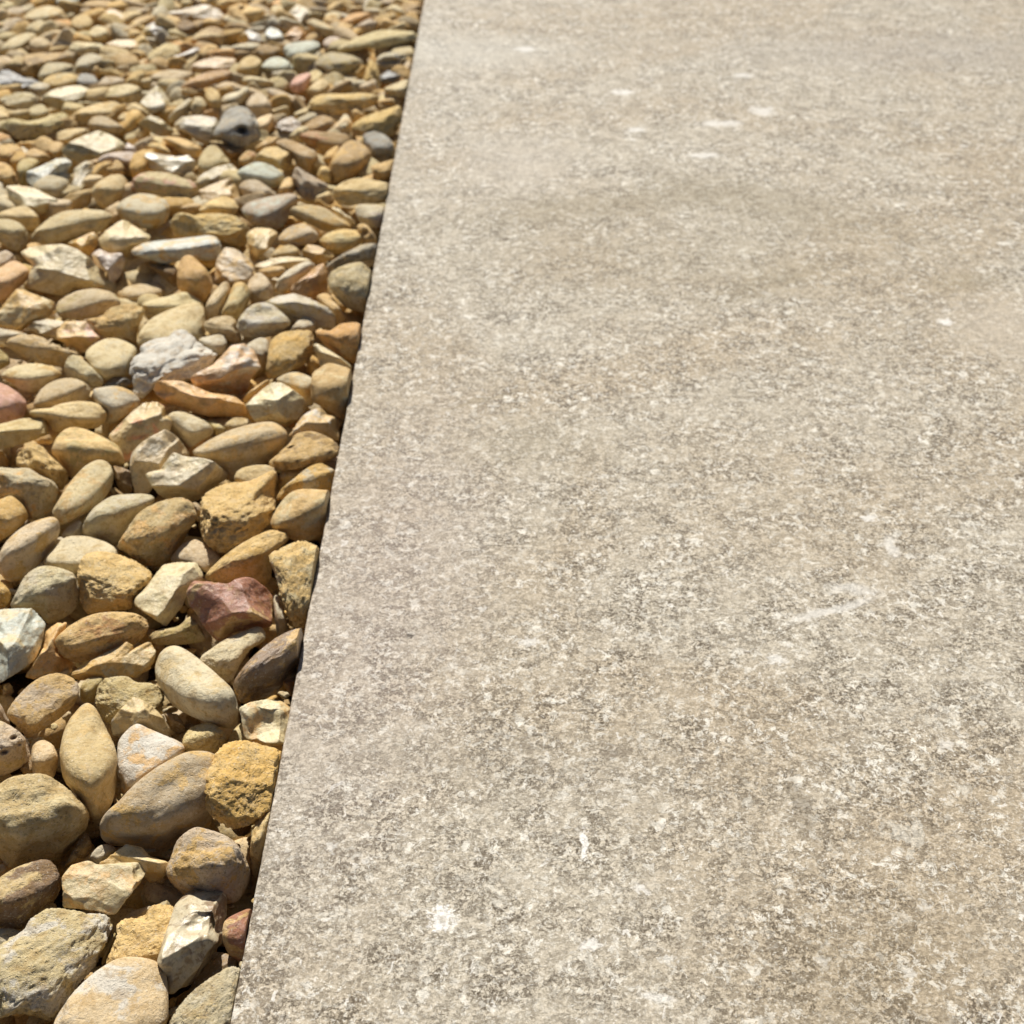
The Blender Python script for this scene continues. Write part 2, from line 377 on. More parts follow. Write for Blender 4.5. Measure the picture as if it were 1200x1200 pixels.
DATA = """
1;130,650 180,580 280,520 400,525 500,545 620,550 665,600 655,670 600,780 560,870 480,950 400,1050 310,1180 200,1150 100,1140 0,1165 -80,1100 -90,900 -40,760 60,690;cream/white;r;L0F;large pale angular rock with crusty top in the bottom left corner
1;-60,680 0,640 80,642 130,670 120,760 30,800 -60,790;grey;w;L-3;grey stone at the left edge tucked behind the large pale angular rock
1;310,1200 370,1090 450,990 560,890 680,815 780,800 900,820 970,880 985,960 985,1100 975,1220 900,1320 700,1380 480,1380 330,1320;pinkbuff/white;s;L5F;big rounded pinkish beige pebble cut by the bottom edge of the picture
1;-70,420 0,340 120,270 260,232 320,265 350,330 360,370 350,430 310,490 220,560 130,640 40,640 -50,620 -90,520;umber/buff;w;L2;dark purplish brown pebble with buff crust at the left edge
1;360,340 420,265 520,240 580,265 720,250 810,250 860,310 820,380 740,470 680,550 640,560 560,535 470,530 370,520 365,430;cream/orange;f;L5F;waxy cream flint with an orange blush, right of the dark brown pebble
1;570,265 640,215 740,148 830,165 880,215 990,250 970,330 900,375 840,340 760,300 650,290;buff/ochre;f;L2;jagged caramel flint behind the waxy cream flint
1;530,215 570,165 620,145 680,170 640,230 580,265 540,245;grey;s;L-2;small grey pebble half hidden under the long taupe pebble's left end
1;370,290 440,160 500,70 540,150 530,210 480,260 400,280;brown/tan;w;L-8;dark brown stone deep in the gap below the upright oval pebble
1;620,860 680,690 680,620 750,570 840,560 890,500 1010,500 1060,600 1020,760 960,850 780,900;sand/tan;r;L-1F;flat sandy block with pits, left of the glassy white flint
1;700,610 760,550 880,505 870,560 770,630;grey;s;L-7;thin grey stone in the shadow behind the flat sandy block
1;590,850 640,720 670,650 690,700 650,800 610,860;olive;s;L-7;olive sliver between the large pale rock and the sandy block
2;420,500 490,420 560,392 660,400 730,430 740,480 735,560 710,630 710,720 650,790 600,890 560,950 480,990 390,1030 375,920 320,830 350,720 390,600;glass/umber;f;L6F;glassy white flint with a scooped brown hollow near the slab's bottom end
2;370,310 400,220 440,120 540,48 640,65 760,120 830,210 870,290 850,390 780,490 640,490 500,460 420,400;mauve/ochre;w;L2;rounded grey brown pebble with pebbly skin above the glassy white flint
4;865,1120 885,960 940,870 1000,830 1040,950 980,1150 890,1250;buff;w;L-2;narrow buff pebble pressed upright against the slab, right of the porous tan block
2;705,700 715,600 790,550 870,525 930,600 900,760 820,835 740,790;red/tan;s;;small reddish pebble touching the slab right of the glassy white flint
2;390,1210 450,1090 560,980 700,880 760,855 840,900 860,1050 800,1250 600,1330 430,1320;buffgrey/cream;r;L2F;dull buff stone at the bottom wedged against the slab corner
2;480,1030 600,870 720,785 800,820 780,900 600,1020;brown;f;L-5;thin brown stone under the small reddish pebble
4;0,880 100,790 200,690 330,590 470,510 570,495 650,510 700,600 670,850 610,970 500,1030 420,1090 370,1130 300,1120 180,1070 90,1060 0,1040 -15,960;taupe/ochre;s;L2;largest long taupe pebble lying diagonally beside the porous tan block
4;600,740 620,600 660,510 720,450 830,430 930,455 1050,495 1090,600 1050,760 990,830 880,920 770,955 660,900 600,820;ochre/sand;r;L5F;porous tan block with rounded corners leaning on the slab
4;760,950 870,920 860,980 800,1000;brown;s;L-6;tiny brown stone peeping out below the porous tan block
3;-80,760 0,690 80,650 180,635 270,640 370,700 470,790 520,870 500,970 430,1060 330,1150 200,1150 60,1190 0,1130 -80,1050;buff/cream;w;L2;large knobbly buff stone at the left edge with its front face in shade
3;350,500 370,380 420,280 490,210 540,205 580,260 620,350 670,470 688,580 685,700 650,820 570,910 520,890 480,800 380,680 355,590;buff/sand;s;L3F;upright oval buff pebble with a narrow top, right of the small pinkish pebble
3;690,450 750,370 810,335 870,365 960,405 1050,440 1090,490 1020,580 870,680 730,760 700,680 690,560;white/orange;s;L1F;white stone with peach side and dark spots above the largest long pebble
3;-90,330 0,320 90,370 150,430 185,510 180,560 100,610 0,650 -90,640;mauve/buff;w;L2;mauve pitted pebble with small holes at the left edge
3;-60,180 0,220 35,290 60,340 0,370 -60,360;mauve;s;;mauve pebble at the left edge just above the one with small holes
3;40,270 110,170 220,75 330,40 420,65 465,120 460,190 410,260 320,330 170,425 120,370 60,320;tan/mauve;w;L4F;tan oval pebble below the pale blue grey flint, with chipped skin
3;190,470 250,435 310,465 340,540 330,620 300,665 200,650 185,560;pinkbuff;s;L-2;small pinkish upright pebble between the pitted mauve and upright oval pebbles
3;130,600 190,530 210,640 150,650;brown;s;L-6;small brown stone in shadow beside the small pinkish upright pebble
3;555,210 570,120 620,70 740,60 800,95 890,100 960,150 955,250 900,290 790,260 700,290 640,340 590,290;olivebuff;r;L0F;lumpy olive stone behind the grey green flint
3;650,330 700,260 780,185 850,210 930,270 1000,370 1000,430 880,410 800,370 720,430 660,410;buff/slate;f;L1;grey green flint with a buff flank behind the white and peach stone
3;1070,430 1110,370 1180,340 1260,345 1330,420 1300,480 1250,520 1150,520 1080,490;olivebuff;w;L1;small round olive stone just above the largest long taupe pebble
4;360,280 440,285 490,370 450,400 400,370;brown;f;L-6;small dark stone in the gap right of the grey green flint
6;150,830 170,740 220,685 280,672 350,705 430,770 540,870 610,940 640,1030 645,1100 620,1170 540,1160 400,1110 270,1040 180,930;bone/buff;s;L5F;large smooth cream pebble sloping down to the right in mid gravel
4;800,250 860,215 960,195 1050,205 1105,250 1110,380 1070,460 960,475 870,450 830,410 815,320;ivory/orange;f;L2F;bright cream flint with scooped face and orange rim touching the slab
4;970,470 1050,440 1110,480 1040,520 980,510;tan;s;L-3;small tan stone peeping between the bright scooped flint and porous block
6;610,920 650,840 740,740 860,640 960,585 1040,575 1090,620 1040,760 940,870 870,960 760,1000 660,1030 640,980;umber/ochre;g;L3;dark brown glossy pebble slanting against the slab
6;895,860 960,825 1020,810 1030,920 970,990 930,950;rust/tan;f;L-2;small rusty stone by the slab below the dark glossy pebble
6;340,370 380,300 450,300 520,310 580,320 630,290 690,278 740,290 810,340 855,400 850,480 840,570 760,590 640,600 530,660 450,580 400,500 350,440;red/tan;f;L6;chunky red flint with tan crust
6;40,400 110,330 200,210 280,190 400,190 440,260 440,300 345,390 320,450 280,500 220,570 130,510 40,450;ivory/cream;f;L5F;cream white faceted flint left of the red flint
6;420,765 500,690 620,620 760,565 810,610 800,660 720,710 660,790 600,900 520,860;buffgrey/grey;w;L1F;flat greyish horn shaped stone below the red flint
6;120,630 180,590 290,570 360,510 400,540 450,620 440,660 330,675 170,680;buff/olive;r;L-3;thin crumbly buff stone below the cream white faceted flint
6;450,270 520,190 640,100 780,20 860,0 940,30 950,70 860,150 840,280 800,330 720,320 640,320 580,330 480,310;sand/ochre;w;L1;wedge shaped tan stone rising right behind the red flint
6;820,160 890,110 1010,62 1100,90 1160,160 1140,350 1100,520 1010,585 950,540 900,400 860,260;sand/cream;r;L3F;craggy tan stone with pointed lower end jammed against the slab
6;850,400 870,380 900,430 940,590 880,650 860,520;grey;s;L-5;upright grey sliver between the red flint and the craggy stone
6;245,180 310,95 380,60 430,75 540,150 520,220 470,260 430,240 400,210 300,210;taupe;s;L-1F;smooth taupe triangular pebble above the cream white faceted flint
5;320,660 340,620 430,550 540,500 670,483 790,490 860,530 870,590 820,660 700,720 560,770 440,785 360,740;tan/rust;w;L4;long tan pebble with a rusty red top
5;-80,480 0,465 180,460 230,500 270,555 260,610 240,690 200,770 100,840 0,900 -80,880;bluegrey/cream;f;L5F;pale blue grey flint at the left edge
5;270,600 340,545 420,560 360,640 340,720 445,790 400,850 280,850 200,880 150,860 240,720;orange/buff;f;L-4;orange flint under the pale blue grey flint's right side
5;410,850 520,770 690,690 740,660 800,690 870,650 915,720 900,790 800,875 720,870 560,880 470,900;ochre/cream;f;L-1;ochre stone with a notched cream broken top under the rusty topped pebble
5;470,930 520,870 610,870 590,940 560,1010 480,1010;olive;s;L-5;dull olive stone left of the lumpy olive stone
5;450,260 480,160 540,130 640,130 770,170 850,220 895,270 860,340 780,410 770,465 660,480 520,500 470,420 455,330;sand/buff;r;L4F;rubbly sandy stone with deep wrinkles left of the cream white flint
5;60,460 100,360 150,270 230,218 330,220 430,260 460,330 465,420 420,490 290,560 230,500 150,480;olivegrey/grey;w;L1;grey domed pebble with a crumb stuck on its front
5;245,200 310,110 390,45 500,40 610,65 690,130 660,200 500,250 440,270 330,240;buffgrey;s;L0F;smooth flat grey pebble right behind the rubbly sandy stone
7;0,1000 50,920 150,830 270,770 380,745 425,810 420,880 370,970 280,1080 150,1200 60,1210 0,1150 -30,1080;taupe/ochre;s;L4;smooth taupe oval at the left edge leaning up to the right
5;-40,320 0,305 50,350 65,400 30,455 -40,450;ochre;w;L-1;small ochre stone at the left edge above the blue grey flint
0;137,640 150,618 165,599 188,587 212,582 226,590 231,608 222,622 212,640 200,655 182,663 165,660 150,650;buff/orange;w;L4;rounded buff stone with an orange tinged ridge above the rubbly sandy stone
8;205,700 220,620 280,560 400,510 520,500 620,460 740,400 755,430 745,560 740,680 700,800 580,900 480,960 360,1010 280,970 220,880;sand/tan;r;L4F;big gritty tan stone with one tall corner
8;445,500 470,430 560,395 680,390 750,430 740,540 620,560 500,560;buff/grey;s;L1;small smooth buff pebble peeping over the big gritty tan stone
8;700,790 740,700 820,600 900,560 1060,560 1160,580 1150,700 1110,840 980,925 850,915 720,840;tan/cream;s;L2;plump tan pebble with pale top pressed against the slab
8;745,620 780,550 870,480 960,410 1050,375 1110,400 1160,440 1150,570 1000,590 860,600 760,660;ochre/grey;w;L1;ochre stone with a curved grey ridge beside the slab
8;760,500 780,430 850,405 940,420 900,490 770,560;buff;s;L-1;little buff stone behind the curved grey ridge stone
8;1050,370 1090,338 1180,345 1210,400 1150,450;lavender;f;L-2;small lavender stone tucked against the slab
8;680,380 760,300 830,240 880,170 990,150 1110,190 1190,260 1190,320 1080,370 930,410 780,430;tan/brown;w;L3F;tan shell shaped stone with a dark crusty groove on its left
8;830,180 930,40 1000,0 1060,-10 1100,30 1180,50 1190,150 1180,220 1100,200 960,190 880,190 840,200;tan/white;f;L1;blocky tan flint with a small white top near the slab
8;130,320 200,250 400,150 600,90 720,80 800,130 825,200 790,280 660,390 560,420 430,520 400,480 340,400 220,350;taupebuff/tan;s;L3;long smooth finger shaped tan pebble right of the grey oval
0;170,556 178,551 188,549 203,530 218,535 240,537 258,545 268,555 265,563 250,572 238,584 220,590 200,588 186,580 176,568;buffgrey/cream;f;L5;pale angular flint with a cream rim in front of the long finger shaped pebble
0;152,547 155,530 168,517 193,503 208,512 223,531 218,545 205,548 190,558 182,570 172,582 158,580;taupebuff/grey;f;L1;broad grey buff stone standing behind the pale angular flint
7;790,390 850,400 920,440 930,570 880,600 820,530;brown;f;L-5;little brown stone in the gap left of the broad grey buff stone
7;360,720 420,620 500,500 600,390 690,345 760,365 800,430 800,520 740,620 620,720 500,790 440,820 400,770;cream/tan;s;L5F;slim cream pebble slanting up to the right with a rounded head
7;360,290 400,190 480,125 580,130 700,180 830,250 880,340 870,410 780,400 690,390 600,420 520,490 480,460 440,390 370,320;sand/olive;s;L2;bent olive tan pebble with a shaded hollow side
7;110,390 130,300 230,245 300,260 350,320 430,390 480,440 470,520 410,590 380,520 290,470 160,420;sand;r;L1;tan knuckle shaped stone with pits left of the slim cream pebble
7;-60,420 0,400 100,410 200,410 280,460 370,500 410,560 390,650 340,740 230,770 190,720 150,660 60,640 -60,640;buffgrey/orange;w;L2;grey buff stone with orange flank at the left edge
7;-60,620 0,630 80,605 160,670 200,740 190,780 100,860 0,925 -60,930;ochre/buff;s;L4;ochre stone at the left edge above the smooth taupe oval
7;570,870 590,790 660,690 780,610 920,590 1050,590 1105,630 1060,690 960,760 890,860 810,965 720,920 640,900;olivegrey/grey;s;L1;half moon olive pebble with a pale upper rim
7;430,890 470,830 540,780 580,800 580,890 500,910;grey;s;L-2;tiny grey pebble at the foot of the half moon olive pebble
9;-70,540 0,530 70,560 150,620 190,680 160,780 60,810 0,825 -70,820;pink;s;L3;salmon pink pebble at the left edge
9;-60,850 0,820 150,785 290,772 320,800 350,880 340,900 200,950 0,1000 -60,990;olivebuff;b;L4;square ended stick of buff stone below the salmon pink pebble
9;190,750 220,710 340,710 420,680 570,660 700,680 750,740 740,800 680,855 560,855 400,880 350,830 320,790 200,775;buff;s;L3;low plump buff pebble right of the salmon pink pebble
9;230,700 270,600 350,530 460,498 560,510 640,570 600,660 420,700 330,720;taupebuff;s;L2;half round tan pebble leaning behind the low plump buff pebble
9;650,580 720,560 830,555 920,590 985,650 980,700 900,760 790,820 740,810 720,740 670,660;grey/ochre;s;L2;grey topped pebble right of the half round tan pebble
9;0,490 60,430 180,398 300,400 390,430 450,480 360,520 260,590 170,595 80,540;cream/ochre;s;L3;flat cream lens shaped pebble just above the salmon pink pebble
9;450,430 480,350 540,335 600,380 720,500 720,550 650,570 560,520 470,490;olivegrey/cream;w;L4;tooth shaped olive stone right of the cream lens pebble
9;600,340 630,280 740,220 830,220 930,260 965,310 930,380 910,480 800,490 740,520 690,480 640,410;cream/bone;s;L2F;pale rounded stone left of the white knobbly chalk lump
9;720,560 800,490 900,500 920,540 830,570;charcoal;f;L-4;charcoal flake between the grey topped pebble and the chalk lump
10;130,420 160,350 200,320 210,270 300,220 400,200 440,160 510,150 580,200 620,240 700,290 750,330 720,390 650,450 580,510 400,530 310,550 290,600 230,640 160,600 150,530;chalk/white;c;L4F;knobbly white chalk lump in the middle of the gravel
10;560,490 640,440 720,400 780,340 840,270 930,250 1010,300 1040,380 1050,430 990,500 960,580 910,630 850,620 760,610 650,590 590,560;fawn/white;f;L4;pinkish brown flint with a white face right of the chalk lump
10;290,560 330,510 430,510 510,520 600,560 700,600 860,620 940,670 960,750 900,775 700,770 600,750 500,710 400,680 310,620;caramel/orange;f;L6;caramel flint bar lying in front of the chalk lump
0;127,510 140,497 155,482 168,472 182,470 195,474 197,485 203,495 197,507 182,512 167,522 155,536 148,545 142,532 132,522;buff/coral;f;L3;buff flint with a coral red streak below the chalk lump
10;395,770 440,735 510,735 620,780 700,830 720,890 640,940 570,995 520,960 450,890 420,850;buffgrey;s;L1;grey oval pebble under the caramel flint bar
10;680,800 760,820 810,870 740,910 710,860;olive;s;L-4;small olive stone right of the grey oval pebble
11;140,830 200,780 280,780 350,810 280,860 160,880;buff;s;L-3;small rounded buff pebble behind the long finger shaped pebble
11;280,690 340,630 410,570 470,530 540,530 610,570 700,640 720,690 690,750 580,850 470,820 360,810 310,740;ivory/gold;f;L4;ivory crested flint with golden front right of the caramel bar
11;260,650 330,580 440,505 465,520 400,590 290,680;tan;s;;thin tan stick stone leaning on the ivory crested flint
11;490,520 560,470 640,455 740,490 790,560 770,670 730,700 640,620 560,560;buffgrey/tan;s;L1;grey domed stone behind the ivory crested flint
11;750,480 800,430 870,390 960,410 1040,450 1060,560 1030,700 990,800 900,750 800,690 750,650;tan/cream;s;L3;big rounded tan stone touching the slab right of the ivory flint
11;760,270 800,255 900,320 1010,390 1035,430 980,430 870,420 810,410;cream;f;L1;pale bar shaped stone slanting down to the slab
11;720,450 740,330 820,400 780,480;ochre;s;L-4;small ochre stone in the shade left of the pale bar stone
11;435,480 440,350 460,240 530,180 620,160 740,160 770,210 760,300 700,400 600,450 500,490;sand/ochre;r;L4F;lumpy sandy tan stone beside the pinkish brown flint
11;600,170 660,90 720,60 780,80 780,160 690,200;grey;s;;small grey tip sticking up behind the lumpy sandy stone
11;290,270 380,215 440,230 460,340 410,450 370,410 330,320;grey;s;L-1;pale grey stone wedged between the brown flint and lumpy sandy stone
11;780,200 790,150 880,160 960,115 1080,110 1130,180 1110,330 1060,400 950,340 850,270;caramel/tan;w;L3;orange tan stone at the slab edge above the pale bar stone
11;220,130 260,50 340,-20 450,-30 560,50 605,110 560,160 440,210 310,220 250,190;bone/white;w;L5;pale oval stone with a dimpled top below the grey egg
10;650,130 700,80 820,60 880,100 870,150 920,200 900,250 800,230 700,190;taupebuff;w;L1;taupe stone with a curled ridge left of the dimpled pale oval
10;610,230 700,200 780,195 815,250 810,310 760,340 690,300;grey;s;L-1;smooth grey nub between the chalk lump and curled ridge stone
13;60,970 80,890 160,800 280,740 420,690 500,690 545,740 540,850 530,950 430,960 320,970 200,990 110,1010;cream/buff;s;L2F;large smooth cream pebble right behind the chalk lump
13;90,690 160,670 290,640 400,610 480,650 540,700 500,740 240,790 140,800 110,740;olivecream;s;L1;flat olive cream stone leaning on the large smooth cream pebble
12;590,800 700,790 770,730 900,700 1000,720 1010,780 970,880 950,970 880,940 760,940 700,910 640,840;tan/buff;r;L3;knobbly tan stone left of the large smooth cream pebble
12;400,870 460,820 600,820 650,880 710,940 650,980 590,1040 500,990 400,950;tan/pink;f;L3;small blocky pinkish tan stone left of the knobbly tan stone
12;185,870 230,820 330,805 450,820 430,890 390,945 290,920;buffgrey;f;L2;small grey stone left of the blocky pinkish tan stone
12;40,970 100,920 220,915 330,950 430,1000 560,1040 510,1080 430,1140 330,1120 200,1090 90,1030;pinkbuff/tan;w;L4;long flat pinkish stone tapering to the right
12;-30,870 60,880 200,910 150,950 0,970 -30,960;grey;s;L1;thin grey stone at the left edge above the long flat pinkish stone
12;-40,1010 30,1040 70,1090 60,1130 -40,1160;olive;w;;small olive stone at the left edge below the long flat pinkish stone
12;390,720 420,670 530,610 660,588 780,610 840,660 850,710 730,770 590,805 430,800;taupebuff/olive;s;L4;smooth loaf shaped buff pebble below the white faced flint
12;-60,770 0,730 120,590 250,630 380,680 380,750 340,800 200,840 150,890 0,860 -60,850;ochre/cream;f;L4;ochre brown block with a cream ridge at the left edge
12;-60,480 0,440 100,390 200,450 200,520 130,590 50,660 -60,700;pinktan;s;L3;pinkish tan stone at the left edge by the white faced flint
12;-50,370 40,320 110,375 90,430 -50,450;mauve;s;;mauve stone at the left edge behind the pinkish tan stone
12;130,340 200,290 320,280 440,275 540,310 640,380 700,440 740,460 740,570 620,590 530,595 440,640 330,620 190,590 190,520 220,430;cream/glass;f;L5;big cream flint with a shining white broken face
12;640,350 700,310 770,340 850,340 880,400 840,510 780,560 750,480 690,430;lavender;f;L1;notched lavender stone right of the white faced flint
12;205,230 260,160 350,90 450,45 600,30 740,35 800,80 760,150 690,200 520,240 330,285 230,260;cream/buff;s;L4;broad flat cream stone above the white faced flint
12;470,270 560,230 650,190 690,220 680,290 630,355 540,320;ochre/cream;f;L1;small ochre ledge stone between the broad flat stone and white faced flint
12;-40,110 60,100 140,130 195,200 190,270 120,330 40,290 -40,230;cream/bone;w;L3;cream knobbed stone at the left edge below the yellow white shard
12;-30,60 60,30 180,10 270,80 270,150 200,190 120,150 0,120 -30,100;buff;s;;buff stone at the left under the yellow white shard
12;690,240 760,170 860,105 950,150 1060,220 1030,280 930,330 900,380 800,350 720,310;cream/buff;f;L1;pale wedge stone left of the white bone shaped stone
13;0,330 80,270 200,250 330,240 480,220 600,205 640,240 660,300 640,380 540,400 460,370 340,400 260,420 140,385 20,360;bluewhite/ochre;s;L6;long white bone shaped stone
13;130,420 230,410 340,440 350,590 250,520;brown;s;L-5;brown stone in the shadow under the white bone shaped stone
13;345,570 350,440 380,370 440,350 500,400 570,480 600,560 560,640 530,680 460,650 380,610;orange/ochre;s;L4;smooth orange cone shaped pebble
13;610,540 620,390 680,300 760,310 860,380 890,450 850,540 760,570 660,550;taupe/ochre;f;L2;taupe hooded stone right of the orange cone pebble
13;550,780 550,700 620,590 680,535 720,570 720,680 660,790 570,810;taupebuff;s;L3;left half of a pair of mitten like buff stones below the taupe hooded stone
13;640,790 700,670 740,560 800,540 850,580 860,660 810,760 760,815;olivebuff/ochre;s;L3;right half of the mitten like pair, with a shaded golden face
13;840,560 880,500 930,475 990,530 1020,600 1010,660 920,690 860,680;taupe;s;L2;smooth grey egg standing upright right of the mitten pair
14;350,690 450,640 560,625 680,660 790,710 850,770 850,860 700,870 560,830 450,760;grey/olive;f;L1;arched grey stone behind the dimpled pale oval
14;720,660 780,620 830,640 900,740 940,800 860,860 830,790;tan/brown;s;;small brown wedge right of the arched grey stone
14;805,560 820,480 900,430 1030,400 1100,450 1160,520 1140,640 1080,745 960,735 880,670 830,610;cream/bone;w;L4;squarish cream stone touching the slab with its lower front golden
14;540,610 560,560 650,500 720,430 780,410 810,480 800,600 720,655 640,645 570,630;caramel/rust;f;L3;twisted orange brown stone left of the squarish cream stone
14;425,600 460,520 540,450 650,395 720,420 700,470 600,530 540,590 450,620;grey/ochre;s;L3;crescent grey stone hugging the twisted orange brown stone
14;290,420 400,380 520,365 640,370 700,400 560,450 470,440 310,450;cream/buff;f;L1;thin flat cream stone above the crescent grey stone
14;310,470 400,435 490,435 500,475 420,510;tan;s;;small flat tan stone under the thin flat cream stone
14;620,340 660,280 740,290 830,340 850,370 760,420 680,400;ochre;f;L1;small ochre roof shaped stone above the twisted orange brown stone
14;410,350 450,310 540,280 600,310 610,360 500,380 420,380;buff;s;;small buff stone below the taupe lens pebble
14;235,200 300,160 400,165 455,200 430,260 380,320 310,385 260,340 240,270;buff/ochre;f;L4;heart shaped buff stone pointing downward
14;450,240 510,170 600,135 680,150 740,210 720,260 600,290 490,275;taupe/ochre;s;L4;taupe lens pebble right of the heart shaped stone
14;530,50 560,10 660,0 780,20 860,70 960,130 1000,160 920,190 800,190 680,140 560,95;buff/ochre;s;L3;long golden buff pebble running toward the slab
14;740,260 800,200 920,170 1060,190 1090,240 1000,300 880,345 800,310;gold/olivecream;w;L2;yellowish pale stone above the grey horn by the slab
14;1010,150 1060,130 1120,190 1150,260 1090,280 1030,220;tan/brown;w;L1;small tan stone with a dark hole beside the slab
14;790,430 900,350 1010,300 1080,270 1160,280 1160,380 1050,400 940,410 850,470;grey/charcoal;w;L3;grey horn shaped stone with a dark end at the slab edge
14;1000,60 1040,10 1120,0 1200,20 1200,130 1120,160 1040,120;bone/lavender;s;L2;pale grey pebble at the slab edge below the long buff stone
14;830,20 880,20 980,100 1010,140 940,150 870,90;cream;f;;narrow cream chip between the golden buff pebble and pale grey pebble
13;290,140 320,70 380,40 440,70 520,60 660,60 760,80 850,150 850,200 830,290 700,275 600,230 480,230 350,225;gold/cream;r;L3;gnarled golden cream stone above the white bone shaped stone
16;795,750 850,700 960,670 1100,640 1180,640 1200,690 1150,750 1120,830 1060,890 960,875 870,865 820,800;mauve/bluegrey;s;L3;mauve pebble with a blue grey end
15;815,740 870,680 970,640 1090,650 1170,690 1195,760 1160,850 1050,890 940,870 850,820;bone/ochre;s;L5;plump oval cream pebble with a golden shaded belly
15;640,620 690,560 780,510 860,510 900,570 880,650 820,710 780,755 710,735 660,680;buff/tan;s;L4;rounded buff pebble up left of the plump oval cream pebble
15;40,590 100,580 230,600 340,650 410,690 360,740 290,800 200,760 100,760 60,680;ivory/tan;f;L4;yellow white shard with a tan back at the left
15;185,490 280,450 400,390 470,390 510,430 460,510 400,570 320,630 230,600 190,560;bluewhite/olive;f;L5;bluish white glossy flint above the yellow white shard
15;425,330 500,270 600,230 700,200 790,230 880,290 870,340 740,365 650,405 530,415 460,380;olivecream;f;L5;flat pale olive cream slab of stone above the bluish white flint
15;485,110 560,50 680,10 800,-10 860,20 860,70 800,110 700,110 620,160 500,165;buff/ochre;s;L4;long tapering buff pebble in the upper left
15;615,170 640,110 720,95 820,140 880,180 840,220 720,205 640,195;taupebuff;s;L3;taupe buff pebble under the long tapering buff pebble
15;380,220 470,190 600,180 630,220 500,290 420,280;buff;s;L1;buff stone behind the flat olive cream slab of stone
15;0,160 80,110 200,130 300,110 400,70 480,80 490,160 370,230 240,260 100,260 30,200;olivecream/olive;r;L4;weathered driftwood like pale stone in the upper left
15;100,290 240,265 380,230 370,300 260,320 160,345;ochre;s;L-2;ochre shaded stone under the driftwood like stone
15;330,320 380,275 440,290 430,370 370,395;tan;s;L2;small round tan stone left of the flat olive cream slab
15;170,370 230,325 310,350 360,400 280,430 200,420;tan;s;L1;small tan domed stone above the bluish white flint
15;-30,320 60,290 140,310 165,360 100,400 0,420 -30,400;tan/orange;w;L2;curled orange tan stone at the left edge below the driftwood like stone
15;120,450 180,390 260,400 280,440 220,490 190,580 140,590;olive;s;L2;olive stone at the left tip of the bluish white flint
15;-30,430 50,430 110,500 120,590 40,600 -30,580;tan/rust;w;L1;orange tan stone at the left edge above the yellow white shard
15;480,610 520,540 520,470 600,410 660,430 680,480 640,560 560,610 490,650;buffgrey;f;L3;grey twisted stone right of the bluish white flint
15;690,450 780,440 820,400 870,450 870,510 800,520 720,500;tan/pinkbuff;w;L1;small knobby tan stone above the rounded buff pebble
15;680,420 720,370 820,350 940,350 1010,400 990,450 900,440 800,420 700,440;lavender;s;L2;arched lavender stone below the flat olive cream slab
15;850,330 900,290 960,320 970,370 900,370;lavender;f;L1;small lavender chip at the right end of the olive cream slab
16;110,370 150,345 260,370 340,380 420,370 490,430 440,500 330,505 230,490 140,460;glass/buff;f;L4;shiny white striped flint below the small yellow pebble
16;110,310 170,280 260,310 330,370 250,375 140,345;gold;s;L2;small yellow pebble just above the shiny white striped flint
16;235,250 320,240 430,270 520,320 500,385 420,380 320,330;tan/ochre;s;L4;smooth tan sausage shaped pebble left of the holed grey stone
16;495,500 500,390 560,310 620,305 690,380 720,430 640,490 540,530;olivebuff;s;L4;olive arched stone below the holed grey stone
16;480,530 600,460 720,430 770,480 700,550 600,570 500,575;buffgrey;f;L3;grey ridge stone in front of the olive arched stone
16;10,600 40,530 110,490 220,490 350,520 450,550 490,610 470,680 380,700 280,685 180,650 60,640;cream/pink;w;L4;long knobbed cream stone with a pink left end
16;490,620 580,580 720,530 770,600 790,680 700,700 640,680 540,705 480,670;tan/buff;f;L3;folded tan stone right of the long knobbed cream stone
16;490,770 560,700 670,660 750,690 780,750 740,795 620,790;gold/buff;s;L3;yellowish lens pebble below the folded tan stone
16;370,740 440,710 520,720 500,770 410,780;tan;s;L1;little tan stone left of the yellowish lens pebble
16;750,500 820,450 900,420 1000,440 1100,510 1080,570 1020,600 900,580 790,545;greenwhite;s;L5;smooth pale green grey pebble
16;885,390 960,320 1060,310 1160,370 1150,450 1090,480 1000,440 920,420;gold/buff;b;L4;yellow buff block just above the pale green grey pebble
16;780,590 820,550 900,545 980,590 1060,660 960,675 840,675 790,630;taupe;s;L4;small taupe lens under the pale green grey pebble
16;580,240 640,140 680,60 760,25 840,40 900,110 930,190 920,270 860,310 780,320 700,290 620,265;slate/grey;h;L6;dark grey stone with a black hole in its face
16;600,280 720,300 830,330 760,390 700,385;brown;s;L-2;brown stone in shadow under the holed grey stone
16;325,150 380,100 500,90 620,110 650,170 600,230 560,300 500,280 420,230 330,200;buffgrey/slate;f;L3;flat grey buff stone left of the holed grey stone
16;60,150 150,95 220,110 320,190 310,235 220,240 120,190;olive/tan;f;L3;roof shaped olive tan stone left of the flat grey buff stone
17;640,560 640,440 700,330 780,265 860,280 930,350 935,420 890,490 800,530 720,560 660,600;brownTan/ochre;s;L5;tall brown dome shaped pebble near the slab in the upper gravel
17;590,420 620,350 700,300 690,400 640,480;ochre;s;L1;ochre stone at the left side of the tall brown dome
17;245,280 330,255 430,290 540,350 560,410 500,490 420,460 370,380 280,320;brownTan/taupe;s;L4;brown pebble with taupe back right of the yellow buff block
17;250,180 290,130 370,100 440,150 440,210 380,250 300,235;brown/white;f;L4;brown stone with a white cap right of the holed grey stone
17;450,180 510,120 600,90 680,130 700,190 600,215 500,215;brownTan;s;L3;brown domed stone above the reddish brown flat pebble
17;420,230 500,200 620,215 710,250 690,290 560,310 460,285;rust/brownTan;s;L4;flat reddish brown pebble left of the upright grey pebble
